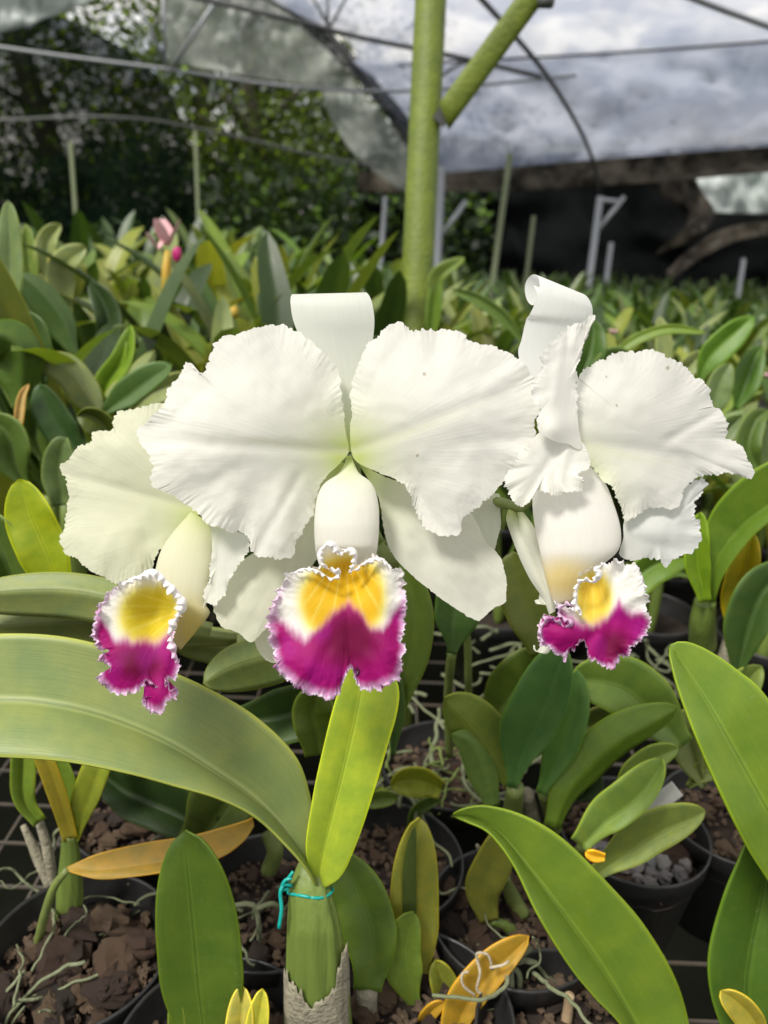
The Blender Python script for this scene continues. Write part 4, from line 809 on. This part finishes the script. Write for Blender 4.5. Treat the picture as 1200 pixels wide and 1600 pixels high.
roots(Z(660, 1230, RIMZ), 16, .04, 34, po, z=RIMZ + .01, mat=plain('green_root', (.17, .23, .05), .7, 60, .6, (.08, .11, .03), .6))
c11 = Z(230, 1260, RIMZ); pot(c11, 'black pot in shade under the long arching leaf', group=None); chips(c11, .058, 18, 0, 'dark bark chip in the pot under the long arching leaf', seed=43)
roots(Z(170, 1330, RIMZ), 8, .05, 38, pl); roots(Z(420, 1420, RIMZ), 3, .03, 39, pn, z=RIMZ + .01)
for q in ([(355,1418,.545),(385,1412,.54),(400,1420,.54),(405,1460,.545),(402,1510,.555),(398,1545,.56)], [(400,1420,.54),(425,1412,.54),(440,1420,.545)]): stalk(q, .0018, pn, ROOT, 'aerial_root')
for q in ([(790,1510,.50),(775,1550,.51),(772,1600,.52),(770,1660,.53)], [(830,1480,.51),(800,1510,.505),(800,1560,.51),(792,1640,.53)], [(780,1490,.51),(820,1500,.51),(838,1506,.515)], [(785,1500,.505),(810,1520,.51),(812,1545,.515)]): stalk(q, .0020, pk, ROOT, 'aerial_root')
tg = MB(); A = P(1010, 1268, .60); B = P(1058, 1232, .585); dv = (B - A); sd_ = dv.cross((CAM - A).normalized()).normalized() * .0062
tn = dv.cross(sd_).normalized() * .0004
tg.add([A - sd_ + tn, A + sd_ + tn, B + sd_ * 1 + tn, B - sd_ + tn, A - sd_ - tn, A + sd_ - tn, B + sd_ - tn, B - sd_ - tn], [(0, 1, 2, 3), (7, 6, 5, 4), (0, 4, 5, 1), (1, 5, 6, 2), (2, 6, 7, 3), (3, 7, 4, 0)])
tag(tg.build('plant_tag', WHITE, smooth=False), 'blank white plastic tag stuck in the right pot', 'plant label')

# ------------------------------------------------------------------ bench and ground
bench = tag(empty('bench', (0, 3.0, 0)), 'long wire mesh bench carrying all the potted orchids', 'bench')
m = MB()
for i in range(161):
    x = -4 + i * .05; m.box((x, 3.0, .826), .0022, 6.0, .0022)
for j in range(120):
    m.box((0, .02 + j * .05, .8285), 8.0, .0022, .0022)
m.build('wire_mesh', WIRE, bench, smooth=False)
m = MB()
for x in (-4.02, -1.3, 1.3, 4.02): m.box((x, 3.0, .80), .04, 6.0, .04)
for y in np.arange(.1, 6.0, 1.45): m.box((0, y, .765), 8.0, .03, .03)
m.build('frame', DARKPIPE, bench, smooth=False)
for x in (-4.02, -1.3, 1.3, 4.02):
    for y in (.1, 2.0, 4.0, 5.9):
        m = MB(); m.box((x, y, .375), .04, .04, .75); m.build('leg', DARKPIPE, bench, smooth=False)
m = MB(); nx, ny = 40, 60; V = [(-60 + 120 * i / (nx - 1), -20 + 160 * j / (ny - 1), .05 * noise.noise(Vector((i * .9, j * .9, 0)))) for j in range(ny) for i in range(nx)]
tag(mesh('ground', V, gridF(ny, nx), GROUND), kind='structure')

# ------------------------------------------------------------------ the field of orchids behind
def strap_mesh(L_, W_, lean, curl, seed, rows=14, k=4):
    """leaf in its own space: base at the origin, rising and arching over +X"""
    t = np.linspace(0, 1, rows); ang = lean + curl * t ** 1.4
    dx = np.sin(ang) * L_ / (rows - 1); dz = np.cos(ang) * L_ / (rows - 1)
    X = np.r_[0, np.cumsum(dx)[:-1]]; Zz = np.r_[0, np.cumsum(dz)[:-1]]
    h = W_ * prof(t, .22); V = []; U = []
    for j in range(2 * k + 1):
        s = (j - k) / k; up = abs(s) * h * .38; tw = .25 * nz1(t * 2, seed)
        V.append(np.stack([X - np.cos(ang) * up, s * h + .02 * nz1(t * 1.4, seed + 4), Zz + np.sin(ang) * up + tw * s * h], -1)); U.append(np.stack([np.full(rows, .5 + s / 2), t * 3], -1))
    return np.stack(V, 1).reshape(-1, 3), gridF(rows, 2 * k + 1), np.stack(U, 1).reshape(-1, 2)
LM = []
for i in range(14):
    q = random.Random(100 + i)
    V, Fc, U = strap_mesh(q.uniform(.14, .23), q.uniform(.011, .018), q.uniform(.02, .38), q.uniform(.1, 1.3), i * 1.7)
    o = mesh('leaf', V, Fc, LEAF, uv=U); LM.append(o.data); bpy.data.objects.remove(o)
def bulb_mesh(seed):
    q = random.Random(seed); h = q.uniform(.07, .13); m = MB(); ln = q.uniform(-.1, .1)
    m.tube([Vector((ln * z * 1.0, 0, z)) for z in np.linspace(0, h, 9)], [.0035 + .006 * math.sin(math.pi * min(1, a * .85 + .1)) for a in np.linspace(0, 1, 9)], 8)
    o = m.build('pseudobulb', BULB); me = o.data; bpy.data.objects.remove(o); return me, h, ln * h
BM = [bulb_mesh(s) for s in range(5)]
COLS = [G1, (.06, .11, .035), G2, G3, (.10, .17, .06), (.09, .16, .05), (.14, .19, .09), PALE, (.11, .19, .03), DK, (.16, .20, .04)]
def layout(q):
    out = []
    nb = q.randint(7, 10)
    for b in range(nb):
        a = q.uniform(0, 6.28); r = q.uniform(.005, .045); bi = q.randrange(5); me, h, lx = BM[bi]; x, y = r * math.cos(a), r * math.sin(a)
        rz = a + q.uniform(-.6, .6); out.append(('b', bi, (x, y, 0), rz, None))
        top = (x + lx * math.cos(rz), y + lx * math.sin(rz), h - .004)
        for k in range(q.choice((1, 1, 2))): out.append(('l', q.randrange(14), top, rz + k * 2.6 + q.uniform(-.4, .4), q.choice(COLS)))
    return out
LAY = [layout(random.Random(s * 13 + 5)) for s in range(10)]
LABS = {}
def place(li, loc, rz, sc, label, group, q):
    e = tag(empty('orchid_plant', loc), label, 'orchid plant', group); e.rotation_euler.z = rz; e.scale = (sc,) * 3
    for ty, i, p, r, c in LAY[li]:
        o = bpy.data.objects.new('leaf' if ty == 'l' else 'pseudobulb', LM[i] if ty == 'l' else BM[i][0]); COL.objects.link(o); o.parent = e; o.location = p; o.rotation_euler.z = r
        if c:
            f = q.uniform(.65, 1.3); o.color = (c[0] * f, c[1] * f, c[2] * f, 1)
    return e
def joined(li):                                  # the same plant as one mesh, for the far ones
    V = []; Fc = []; U = []
    for ty, i, p, r, c in LAY[li]:
        if ty != 'l': continue
        me = LM[i]; co = np.zeros(len(me.vertices) * 3); me.vertices.foreach_get('co', co); co = co.reshape(-1, 3)
        cr_, sr_ = math.cos(r), math.sin(r); W2 = np.stack([co[:, 0] * cr_ - co[:, 1] * sr_ + p[0], co[:, 0] * sr_ + co[:, 1] * cr_ + p[1], co[:, 2] + p[2]], -1)
        o = sum(len(v) for v in V); V.append(W2); Fc += [tuple(k + o for k in f.vertices) for f in me.polygons]
        uvv = np.zeros((len(co), 2)); 
        for l, d in zip(me.loops, me.uv_layers[0].data): uvv[l.vertex_index] = d.uv
        U.append(uvv)
    return np.vstack(V), Fc, np.vstack(U)
JN = [joined(i) for i in range(10)]
JM = []
for V, Fc, U in JN:
    o = mesh('orchid_plant', V, Fc, LEAF, uv=U); JM.append(o.data); bpy.data.objects.remove(o)
q = random.Random(77); cells = []
def field_h(x, y):                               # how tall the rows stand: the left rows are taller
    return 1.0 + .42 * (1 - min(1, max(0, (x + .25) / .5))) * (1 if y < 2.6 else .5 if y < 3.4 else 0) - .40 * sm(2.4, 4.2, y)
y = .86
while y < 5.75:
    st = .165 if y < 3.2 else .19
    xw = y * .55 + .5; x = -xw
    while x < xw:
        cells.append((x + q.uniform(-.05, .05), y + q.uniform(-.05, .05))); x += st
    y += st
cells = [(a, b) for a, b in cells if abs(a) < 3.95]
nfull = 0; nmid = 0; far = []; CNT = {}
ORD = ['', 'first', 'second', 'third', 'fourth', 'fifth', 'sixth', 'seventh', 'eighth', 'ninth', 'tenth', 'eleventh', 'twelfth', 'thirteenth', 'fourteenth', 'fifteenth', 'sixteenth', 'seventeenth', 'eighteenth', 'nineteenth', 'twentieth']
def wh(c): return 'at the left edge' if c < 60 else 'behind the left flower' if c < 300 else 'left of the thick post' if c < 620 else 'right of the thick post' if c < 800 else 'behind the right flower' if c < 1080 else 'at the right edge'
cells.sort(key=lambda c: math.hypot(*c))
GL, GM, GR = 'orchid plants in the left rows', 'orchid plants in the middle rows', 'orchid plants in the right rows'
for k, (x, y) in enumerate(cells):
    if math.hypot(x - .06, y - 1.13) < .1: continue
    s = field_h(x, y) * q.uniform(.88, 1.12)
    rz = q.uniform(0, 6.28); li = q.randrange(10)
    g, lb = (GL, 'leafy green orchid in the packed rows behind the left flower') if x < -.12 * y - .02 else (GR, 'leafy green orchid in the packed rows behind the right flower') if x > .12 * y else (GM, 'leafy green orchid in the packed rows behind the middle flower')
    if nfull < 120 and y < 2.6:
        cx_, cy_, _ = px((x, y, RIMZ + .15)); row = int((y - .80) / .165); rk = (row, wh(cx_)); CNT[rk] = CNT.get(rk, 0) + 1
        lb = 'leafy orchid %s in the %s packed row, %s' % (ORD[CNT[rk]] + ' out', ORD[row + 1], wh(cx_))
        place(li, (x, y, RIMZ - .03), rz, s, lb, g, q); nfull += 1
        if y < 1.25: pot((x, y), 'black plastic pot under the packed rows of orchids')
    elif nfull + nmid < 290:
        o = bpy.data.objects.new('orchid_plant', JM[li]); COL.objects.link(o); o.location = (x, y, RIMZ - .03); o.rotation_euler.z = rz; o.scale = (s,) * 3
        c = q.choice(COLS); f = q.uniform(.5, .95); o.color = (c[0] * f * .85, c[1] * f, c[2] * f * .9, 1); nmid += 1  # leaf colour darkened to paint the weaker light on farther rows
        tag(o, lb.replace('packed rows', 'farther rows'), 'orchid plant', g.replace('rows', 'farther rows'))
    else: far.append((x, y, s, rz, li))
V = []; Fc = []; U = []; n0 = 0
for x, y, s, rz, li in far:
    Vv, F1, U1 = JN[li]; c_, s_ = math.cos(rz), math.sin(rz)
    V.append(np.stack([(Vv[:, 0] * c_ - Vv[:, 1] * s_) * s + x, (Vv[:, 0] * s_ + Vv[:, 1] * c_) * s + y, Vv[:, 2] * s + RIMZ - .03], -1)); Fc += [tuple(i + n0 for i in f) for f in F1]; U.append(U1); n0 += len(Vv)
tag(mesh('distant_orchids', np.vstack(V), Fc, LEAF, uv=np.vstack(U), color=(.045, .085, .026)), 'far rows of orchids merging into one green carpet', 'orchid rows', kind='stuff')  # dark leaf colour paints the dimmer light back here
# pink flowers and orange bracts in the left rows
PINK = plain('pink_petal', (.55, .30, .32), .5, 60, .5, (.66, .46, .46), .2); CRIM = plain('crimson_lip', (.4, .01, .12), .5, 60, .4, (.3, 0, .1), .2); ORG = plain('orange_bract', (.45, .26, .02), .6, 60, .5, (.34, .30, .04), .2)
def blob(m, c, rx, ry, rz, n=12):
    V = []
    for i in range(9):
        th = math.pi * i / 8
        for k in range(n):
            a = 2 * math.pi * k / n; w_ = 1 + .18 * math.sin(3 * a + i)
            V.append((c[0] + rx * math.sin(th) * math.cos(a) * w_, c[1] + ry * math.sin(th) * math.sin(a) * w_, c[2] + rz * math.cos(th)))
    m.add(V, gridF(9, n, True))
def tepals(c, n, L_, W_, mat, parent, name, droop=.5, rot=0):
    for i in range(n):
        a = rot + 2 * math.pi * i / n; rows = 8; V = []
        for r in range(rows):
            t = r / (rows - 1); h = W_ * math.sin(math.pi * min(1, t * .9 + .06)) ** .7
            for s in (-1, -.5, 0, .5, 1):
                x = L_ * t; V.append((c[0] + math.cos(a) * x * .5 - math.sin(a) * s * h, c[1] + math.sin(a) * x * .5 + math.cos(a) * s * h, c[2] + x * .8 - droop * x * x / L_ + .002 * s * s))
        mesh(name, V, gridF(rows, 5), mat, parent)
pc = P(262, 385, .98); e = tag(empty('pink_orchid', tuple(P(262, 450, .98))), 'pale pink orchid bloom with a crimson lip among the left rows', 'orchid flower')
tepals(pc, 3, .035, .011, PINK, e, 'petal', -.1); tepals(P(247, 392, .98), 2, .03, .008, PINK, e, 'petal', .1, .7); m = MB(); blob(m, P(277, 398, .97), .006, .006, .010); m.build('lip', CRIM, e)
m = MB(); m.tube([P(258, 470, .985), P(260, 420, .985), P(262, 392, .98)], [.006, .006, .004], 8); m.build('stem', ORG, e)
for xx, yy, dd, lb in ((365, 488, 1.1, 'orange flower bract between leaves above the left petal'), (332, 417, 1.5, 'small yellow orange bract in the rows left of the green post')):
    m = MB(); m.tube([P(xx - 2, yy + 9, dd), P(xx, yy, dd), P(xx + 2, yy - 9, dd)], [.005, .008, .003], 8); tag(m.build('orange_bract', ORG), lb, 'bract')
for xx, yy, dd, lb in ((600, 447, 2.2, 'tiny pink bloom in the far rows just left of the green post'), (957, 522, 1.2, 'small dull pink bloom above the big right petal'), (1197, 590, 1.2, 'small dull pink bloom at the right edge')):
    e = tag(empty('pink_bloom', tuple(P(xx, yy, dd))), lb, 'flower'); tepals(P(xx, yy + 3, dd), 5, .012 * dd, .004 * dd, PINK, e, 'petal', .3)

# ------------------------------------------------------------------ steel posts, wires
post = tag(empty('steel_post', (P(648, 500, 1.2).x, P(648, 500, 1.2).y, 0)), 'thick green painted post behind the middle flower with a slanting brace', 'post')
a0, a1 = P(652, 430, 1.20), P(676, -60, 1.20); dirv = (a1 - a0) / (a1.z - a0.z)
b0 = a0 + dirv * (0 - a0.z)
m = MB(); m.tube([b0 + dirv * z for z in np.linspace(0, 2.6, 14)], .0245, 28); m.build('tube', PAINT, post)
m = MB(); A = P(694, 182, 1.175); B = P(860, -45, 1.10); dv = (B - A); Lb = dv.length; dn = dv.normalized(); sd_ = dn.cross((CAM - A).normalized()).normalized(); nn_ = sd_.cross(dn)
M3 = Matrix((sd_, nn_, dn)).transposed()

bv = []
for z_ in np.linspace(0, Lb, 12):
    for k_ in range(16):
        a_ = 2 * math.pi * k_ / 16; bv.append(A + dn * (z_ - (.010 * math.cos(a_) if z_ == 0 else 0)) + sd_ * .0175 * math.copysign(abs(math.cos(a_)) ** .7, math.cos(a_)) + nn_ * .010 * math.copysign(abs(math.sin(a_)) ** .7, math.sin(a_)))
m.add(bv, gridF(12, 16, True) + [tuple(range(16))[::-1]])
m.build('brace', PAINT, post)
m = MB(); m.tube([P(845, 2, 1.10), P(862, 2, 1.09)], .009, 12); m.build('bolt', DARKPIPE, post)
m = MB(); m.box(P(694, 178, 1.18), .022, .012, .03, M3); m.build('bracket', DARKPIPE, post, smooth=False)
def pole(pts, r, mat, label, name='support_pole', group=None, extra=None, cat_='pole'):
    e = tag(empty(name, tuple(P(*pts[-1]))), label, cat_, group)
    p1, p0 = P(*pts[0]), P(*pts[-1]); v = (p1 - p0) / (p1.z - p0.z); g = p0 - v * p0.z; e.location = g
    m = MB(); m.tube([g, p1], r, 12); m.build('tube', mat, e)
    if extra:
        for ex in extra: m = MB(); m.tube([P(*c) for c in ex], r * .7, 10); m.build('brace', mat, e)
    return e
pole([(110, 222, 2.6), (118, 330, 2.6)], .007, PAINT2, 'thin green pole at the far left above the leaves')
pole([(305, 205, 2.8), (310, 340, 2.8)], .007, PAINT2, 'thin green pole standing before the dark trees')
pole([(797, 240, 3.0), (767, 462, 3.0)], .011, PAINT2, 'long thin green pole right of the thick post')
pole([(834, 338, 3.6), (823, 430, 3.6)], .010, PAINT2, 'short grey pole above the right flower scroll')
pole([(690, 262, 5.2), (684, 395, 5.2)], .026, GALV, 'white pipe with a side brace just right of the thick green post', extra=[[(728, 315, 5.2), (690, 368, 5.2)], [(683, 268, 5.2), (697, 268, 5.2)]])
pole([(938, 308, 4.6), (921, 435, 4.6)], .020, GALV, 'white forked pipe under the roof gutter at the right', extra=[[(975, 308, 4.6), (934, 360, 4.6)], [(938, 312, 4.6), (972, 316, 4.6)]])
pole([(955, 380, 5.0), (948, 432, 5.0)], .016, GALV, 'short grey pipe beside the white forked pipe')
pole([(602, 308, 5.5), (596, 392, 5.5)], .016, GALV, 'thin grey pipe left of the thick green post')
pole([(1162, 405, 4.2), (1155, 450, 4.2)], .012, GALV, 'thin grey stake at the far right of the rows')
def line(pts, r, mat, label, name='pipe', cat_='pipe', n=30):
    m = MB(); m.tube([P(*c) for c in cat(pts, n)], r, 8); return tag(m.build(name, mat), label, cat_)
line([(-80, 62, 4.2), (100, 88, 4.3), (260, 108, 4.4), (450, 135, 4.6), (640, 142, 4.8), (900, 118, 5.0)], .010, GALV, 'grey pipe crossing before the dark trees on the left')
line([(290, -8, 3.6), (450, 30, 3.7), (560, 58, 3.8), (700, 86, 3.9), (846, 120, 4.0)], .012, DARKPIPE, 'grey roof pipe falling to the right behind the thick post')
line([(-60, 190, 5.0), (180, 183, 5.0), (330, 205, 5.2), (480, 240, 5.4), (600, 262, 5.6)], .008, DARKPIPE, 'dark cable sagging across the shaded trees', 'cable', 'cable')
line([(640, 100, 5.2), (800, 92, 5.0), (1000, 80, 4.8), (1240, 62, 4.4)], .008, DARKPIPE, 'thin black wire stretched across the plastic roof at the right', 'wire', 'wire')
line([(680, 128, 5.0), (720, 100, 4.9), (780, 92, 4.9)], .010, DARKPIPE, 'short dark strut between the thick post and the wire', 'strut', 'strut')
line([(385, -20, 5.0), (440, 12, 5.1), (500, 45, 5.2), (556, 105, 5.4), (600, 165, 5.6), (640, 222, 5.9)], .012, DARKPIPE, 'dark arched edge of the plastic roof left of the thick post', 'roof_rib', 'roof rib')
line([(735, -20, 3.4), (790, 40, 3.7), (845, 105, 4.1), (885, 165, 4.6), (912, 215, 5.2), (930, 262, 5.8), (936, 300, 6.0)], .013, DARKPIPE, 'curved dark roof rib arching down at the right', 'roof_rib', 'roof rib')
line([(1040, -20, 2.4), (1120, 12, 2.5), (1230, 52, 2.6)], .010, GALV, 'light pipe crossing the upper right corner')
truss = tag(empty('roof_truss', tuple(P(514, 42, 3.8))), 'small grey web of struts at the top left of the thick post', 'truss')
for q_ in ([(514, 42, 3.78), (480, -20, 3.7)], [(512, 42, 3.78), (512, -20, 3.7)], [(516, 42, 3.78), (550, -20, 3.7)]): m = MB(); m.tube([P(*c) for c in q_], .008, 8); m.build('strut', GALV, truss)
truss = tag(empty('roof_truss', tuple(P(262, 105, 4.4))), 'grey struts rising from the long pipe before the trees', 'truss')
for q_ in ([(262, 106, 4.4), (205, -20, 4.2)], [(258, 104, 4.4), (254, -20, 4.2)], [(268, 106, 4.4), (345, -10, 4.2)]): m = MB(); m.tube([P(*c) for c in q_], .011, 8); m.build('strut', GALV, truss)

# ------------------------------------------------------------------ plastic film and shade nets
def sheet(name, rows, mat, label, cat_, nr=24, nc=40, wr=.03, seed=1.):
    """rows: several edge curves of the sheet, top to bottom, each a list of (x, y, depth)"""
    R0 = [cat(r, nc) for r in rows]; out_ = []
    for j in range(nc): out_.append(cat([r[j] for r in R0], nr))
    A = np.stack(out_, 1); wv = nz2(A[..., 0] * .018, A[..., 1] * .018, seed) + .5 * nz2(A[..., 0] * .06, A[..., 1] * .03, seed + 1)
    V = PA(A[..., 0], A[..., 1], A[..., 2] + wv * wr * A[..., 2]).reshape(-1, 3)
    return tag(mesh(name, V, gridF(nr, nc), mat, thick=.002), label, cat_)
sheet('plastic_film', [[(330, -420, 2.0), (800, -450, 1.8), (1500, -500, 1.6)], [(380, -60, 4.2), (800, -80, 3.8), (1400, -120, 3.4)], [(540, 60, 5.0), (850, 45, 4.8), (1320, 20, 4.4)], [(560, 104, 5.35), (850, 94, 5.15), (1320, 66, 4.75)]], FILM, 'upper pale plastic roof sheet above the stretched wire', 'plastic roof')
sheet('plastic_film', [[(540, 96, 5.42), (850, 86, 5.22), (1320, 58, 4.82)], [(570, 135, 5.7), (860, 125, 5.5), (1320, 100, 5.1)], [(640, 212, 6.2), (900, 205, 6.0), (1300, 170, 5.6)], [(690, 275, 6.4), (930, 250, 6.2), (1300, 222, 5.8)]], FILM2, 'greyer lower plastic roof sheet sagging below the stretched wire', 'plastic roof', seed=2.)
sheet('gutter_sheet', [[(560, 268, 6.35), (690, 270, 6.3), (930, 250, 6.1), (1320, 222, 5.7)], [(560, 285, 6.3), (690, 288, 6.25), (930, 272, 6.05), (1320, 240, 5.65)], [(560, 300, 6.3), (690, 300, 6.2), (930, 292, 6.0), (1320, 258, 5.6)]], FILMB, 'brown dusty edge of the plastic roof running to the right', 'roof edge', nr=14)
sheet('plastic_film', [[(252, -60, 5.2), (330, -60, 5.2), (430, -50, 5.2)], [(254, 20, 5.4), (380, 5, 5.4), (505, 62, 5.4)], [(256, 60, 5.5), (390, 62, 5.5), (540, 105, 5.5)], [(258, 96, 5.6), (400, 122, 5.6), (566, 146, 5.6)]], FILMD, 'grey green plastic panel hanging at the upper left above the pipe', 'plastic sheet', seed=3.)
sheet('plastic_film', [[(500, 140, 5.7), (540, 140, 5.7), (566, 146, 5.7)], [(520, 190, 5.8), (565, 178, 5.8), (610, 195, 5.8)], [(548, 235, 5.9), (590, 225, 5.9), (640, 235, 5.9)], [(590, 272, 6.0), (620, 272, 6.0), (650, 275, 6.0)], [(630, 300, 6.1), (642, 302, 6.1), (655, 300, 6.1)]], FILMD, 'pale torn strip of plastic hanging left of the thick green post', 'plastic sheet', seed=4.)
sheet('shade_net', [[(405, -50, 5.0), (440, -60, 5.0)], [(470, 38, 5.2), (500, 30, 5.2)], [(540, 105, 5.4), (560, 92, 5.4)], [(575, 146, 5.6), (598, 138, 5.6)], [(614, 196, 5.8), (634, 178, 5.8)], [(640, 240, 6.0), (655, 228, 6.0)]], SEAM, 'dark folded seam of netting between the two plastic roofs', 'netting', nc=10, seed=5.)
sheet('plastic_film', [[(-200, -200, 4.6), (0, -200, 4.6), (150, -180, 4.6)], [(-200, -20, 5.0), (0, -20, 5.0), (170, -25, 5.0)], [(-200, 40, 5.1), (-20, 52, 5.1), (90, 24, 5.1)]], FILM3, 'pale plastic roof corner at the upper left', 'plastic roof', seed=6.)
sheet('shade_net', [[(560, 240, 9.6), (900, 240, 9.8), (1500, 200, 9.8)], [(560, 330, 9.7), (900, 330, 9.8), (1500, 300, 9.8)], [(560, 470, 9.9), (900, 470, 9.9), (1500, 470, 9.9)]], NET, 'black shade net wall at the far right end of the rows', 'netting', seed=7.)
sheet('shade_net', [[(-300, 30, 6.6), (0, 20, 6.6), (70, 10, 6.6)], [(-300, 120, 6.7), (0, 100, 6.7), (240, 110, 6.8)], [(-300, 240, 6.9), (0, 240, 6.9), (300, 250, 7.0)], [(-300, 420, 7.2), (0, 420, 7.2), (330, 430, 7.2)]], NETG, 'dark green shade net hanging at the far left', 'netting', seed=8.)
sheet('plastic_film', [[(1070, 252, 8.2), (1150, 246, 8.2), (1330, 236, 8.2)], [(1090, 292, 8.3), (1180, 290, 8.3), (1330, 282, 8.3)], [(1108, 332, 8.4), (1200, 334, 8.4), (1330, 330, 8.4)]], FILM3, 'bright plastic patch under the roof edge at the right', 'plastic sheet', seed=9.)
sheet('plastic_film', [[(1000, 268, 7.4), (1040, 262, 7.4), (1075, 258, 7.4)], [(1040, 310, 7.5), (1068, 305, 7.5), (1098, 300, 7.5)], [(1075, 345, 7.6), (1095, 340, 7.6), (1118, 335, 7.6)], [(1020, 400, 7.7), (1060, 385, 7.7), (1095, 372, 7.7)]], FILMC, 'brown curled plastic flap below the roof edge at the right', 'plastic sheet', nc=14, seed=10.)
sheet('plastic_film', [[(1040, 425, 7.3), (1080, 388, 7.3), (1150, 352, 7.3), (1300, 345, 7.3)], [(1050, 438, 7.3), (1100, 402, 7.3), (1170, 372, 7.3), (1300, 365, 7.3)]], FILMC, 'dusty plastic lying in folds at the far right end', 'plastic sheet', nr=8, seed=11.)

# ------------------------------------------------------------------ trees behind
def tree(x, y, h, r, label, color, n, seed, zc=None, leafs=.11):
    q = random.Random(seed); e = tag(empty('tree', (x, y, 0)), label, 'tree', 'trees beyond the nets')
    m = MB(); pts = [Vector((.25 * math.sin(z * .9 + seed), .2 * math.cos(z), z)) for z in np.linspace(0, h * .85, 9)]
    m.tube(pts, [.16 * (1 - .75 * i / 8) + .03 for i in range(9)], 10)
    for k in range(9):
        b = pts[3 + k % 5]; a = q.uniform(0, 6.28); l = q.uniform(.6, 1) * r
        m.tube([b, b + Vector((math.cos(a) * l * .5, math.sin(a) * l * .5, l * .35)), b + Vector((math.cos(a) * l, math.sin(a) * l, l * .55))], [.05, .03, .012], 6)
    m.build('trunk', TRUNK, e, local=True)
    V = []; Fc = []; U = []; cl = [(q.gauss(0, r * .48), q.gauss(0, r * .4), h * .55 + q.gauss(0, h * .22), q.uniform(.25, .6)) for _ in range(60)]
    for i in range(n):
        cx, cy, cz, cr_ = q.choice(cl); c = Vector((cx + q.gauss(0, cr_), cy + q.gauss(0, cr_), max(.3, cz + q.gauss(0, cr_ * .8))))
        a = Vector((q.gauss(0, 1), q.gauss(0, 1), q.gauss(-.3, .6))).normalized(); b = a.cross(Vector((q.gauss(0, 1), q.gauss(0, 1), q.gauss(0, 1)))).normalized(); s = leafs * q.uniform(.5, 1.3); n0 = len(V)
        V += [c, c + a * s * .5 + b * s * .28, c + a * s, c + a * s * .5 - b * s * .28]; Fc.append((n0, n0 + 1, n0 + 2, n0 + 3)); w_ = q.uniform(0, 60); U += [(.3, w_), (.5, w_ + .5), (.7, w_ + 1), (.4, w_ + .5)]
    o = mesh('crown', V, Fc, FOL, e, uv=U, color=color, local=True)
    return e
TC = [(-7.6, 12, 7.5, 2.6, 'dark broad tree behind the green net at the far left', (.035, .07, .02), 15000), (-4.6, 11.0, 7.5, 2.0, 'tall tree with bright sunlit gaps above the left rows', (.09, .15, .02), 8500), (-1.9, 12.5, 4.6, 1.9, 'bushy tree with yellow-green tips left of the thick post', (.10, .16, .02), 10000),
      (-3.1, 14.5, 5.2, 2.4, 'shaded tree filling the gap under the hanging plastic', (.03, .06, .02), 14000), (-.4, 13.5, 3.4, 1.7, 'low dark tree just left of the thick green post', (.03, .055, .02), 9000)]
for i, (x, y, h, r, lb, c, n) in enumerate(TC): tree(x, y, h, r, lb, c, n, 50 + i)
# undergrowth behind the last row
V = []; Fc = []; q = random.Random(9); U = []
for i in range(26000):
    c = Vector((q.uniform(-9, 1.2), q.uniform(9.7, 12.5), 0)); c.z = q.uniform(0, 1.9) * (1 + .5 * noise.noise(Vector((c.x * .7, c.y, 0)))); a = Vector((q.gauss(0, 1), q.gauss(0, 1), q.gauss(0, .8))).normalized(); b = a.cross(Vector((q.gauss(0, 1), q.gauss(0, 1), q.gauss(0, 1)))).normalized(); s = .14 * q.uniform(.5, 1.4); n0 = len(V)
    V += [c, c + a * s * .5 + b * s * .3, c + a * s, c + a * s * .5 - b * s * .3]; Fc.append((n0, n0 + 1, n0 + 2, n0 + 3)); w_ = q.uniform(0, 60); U += [(.3, w_), (.5, w_ + .5), (.7, w_ + 1), (.4, w_ + .5)]
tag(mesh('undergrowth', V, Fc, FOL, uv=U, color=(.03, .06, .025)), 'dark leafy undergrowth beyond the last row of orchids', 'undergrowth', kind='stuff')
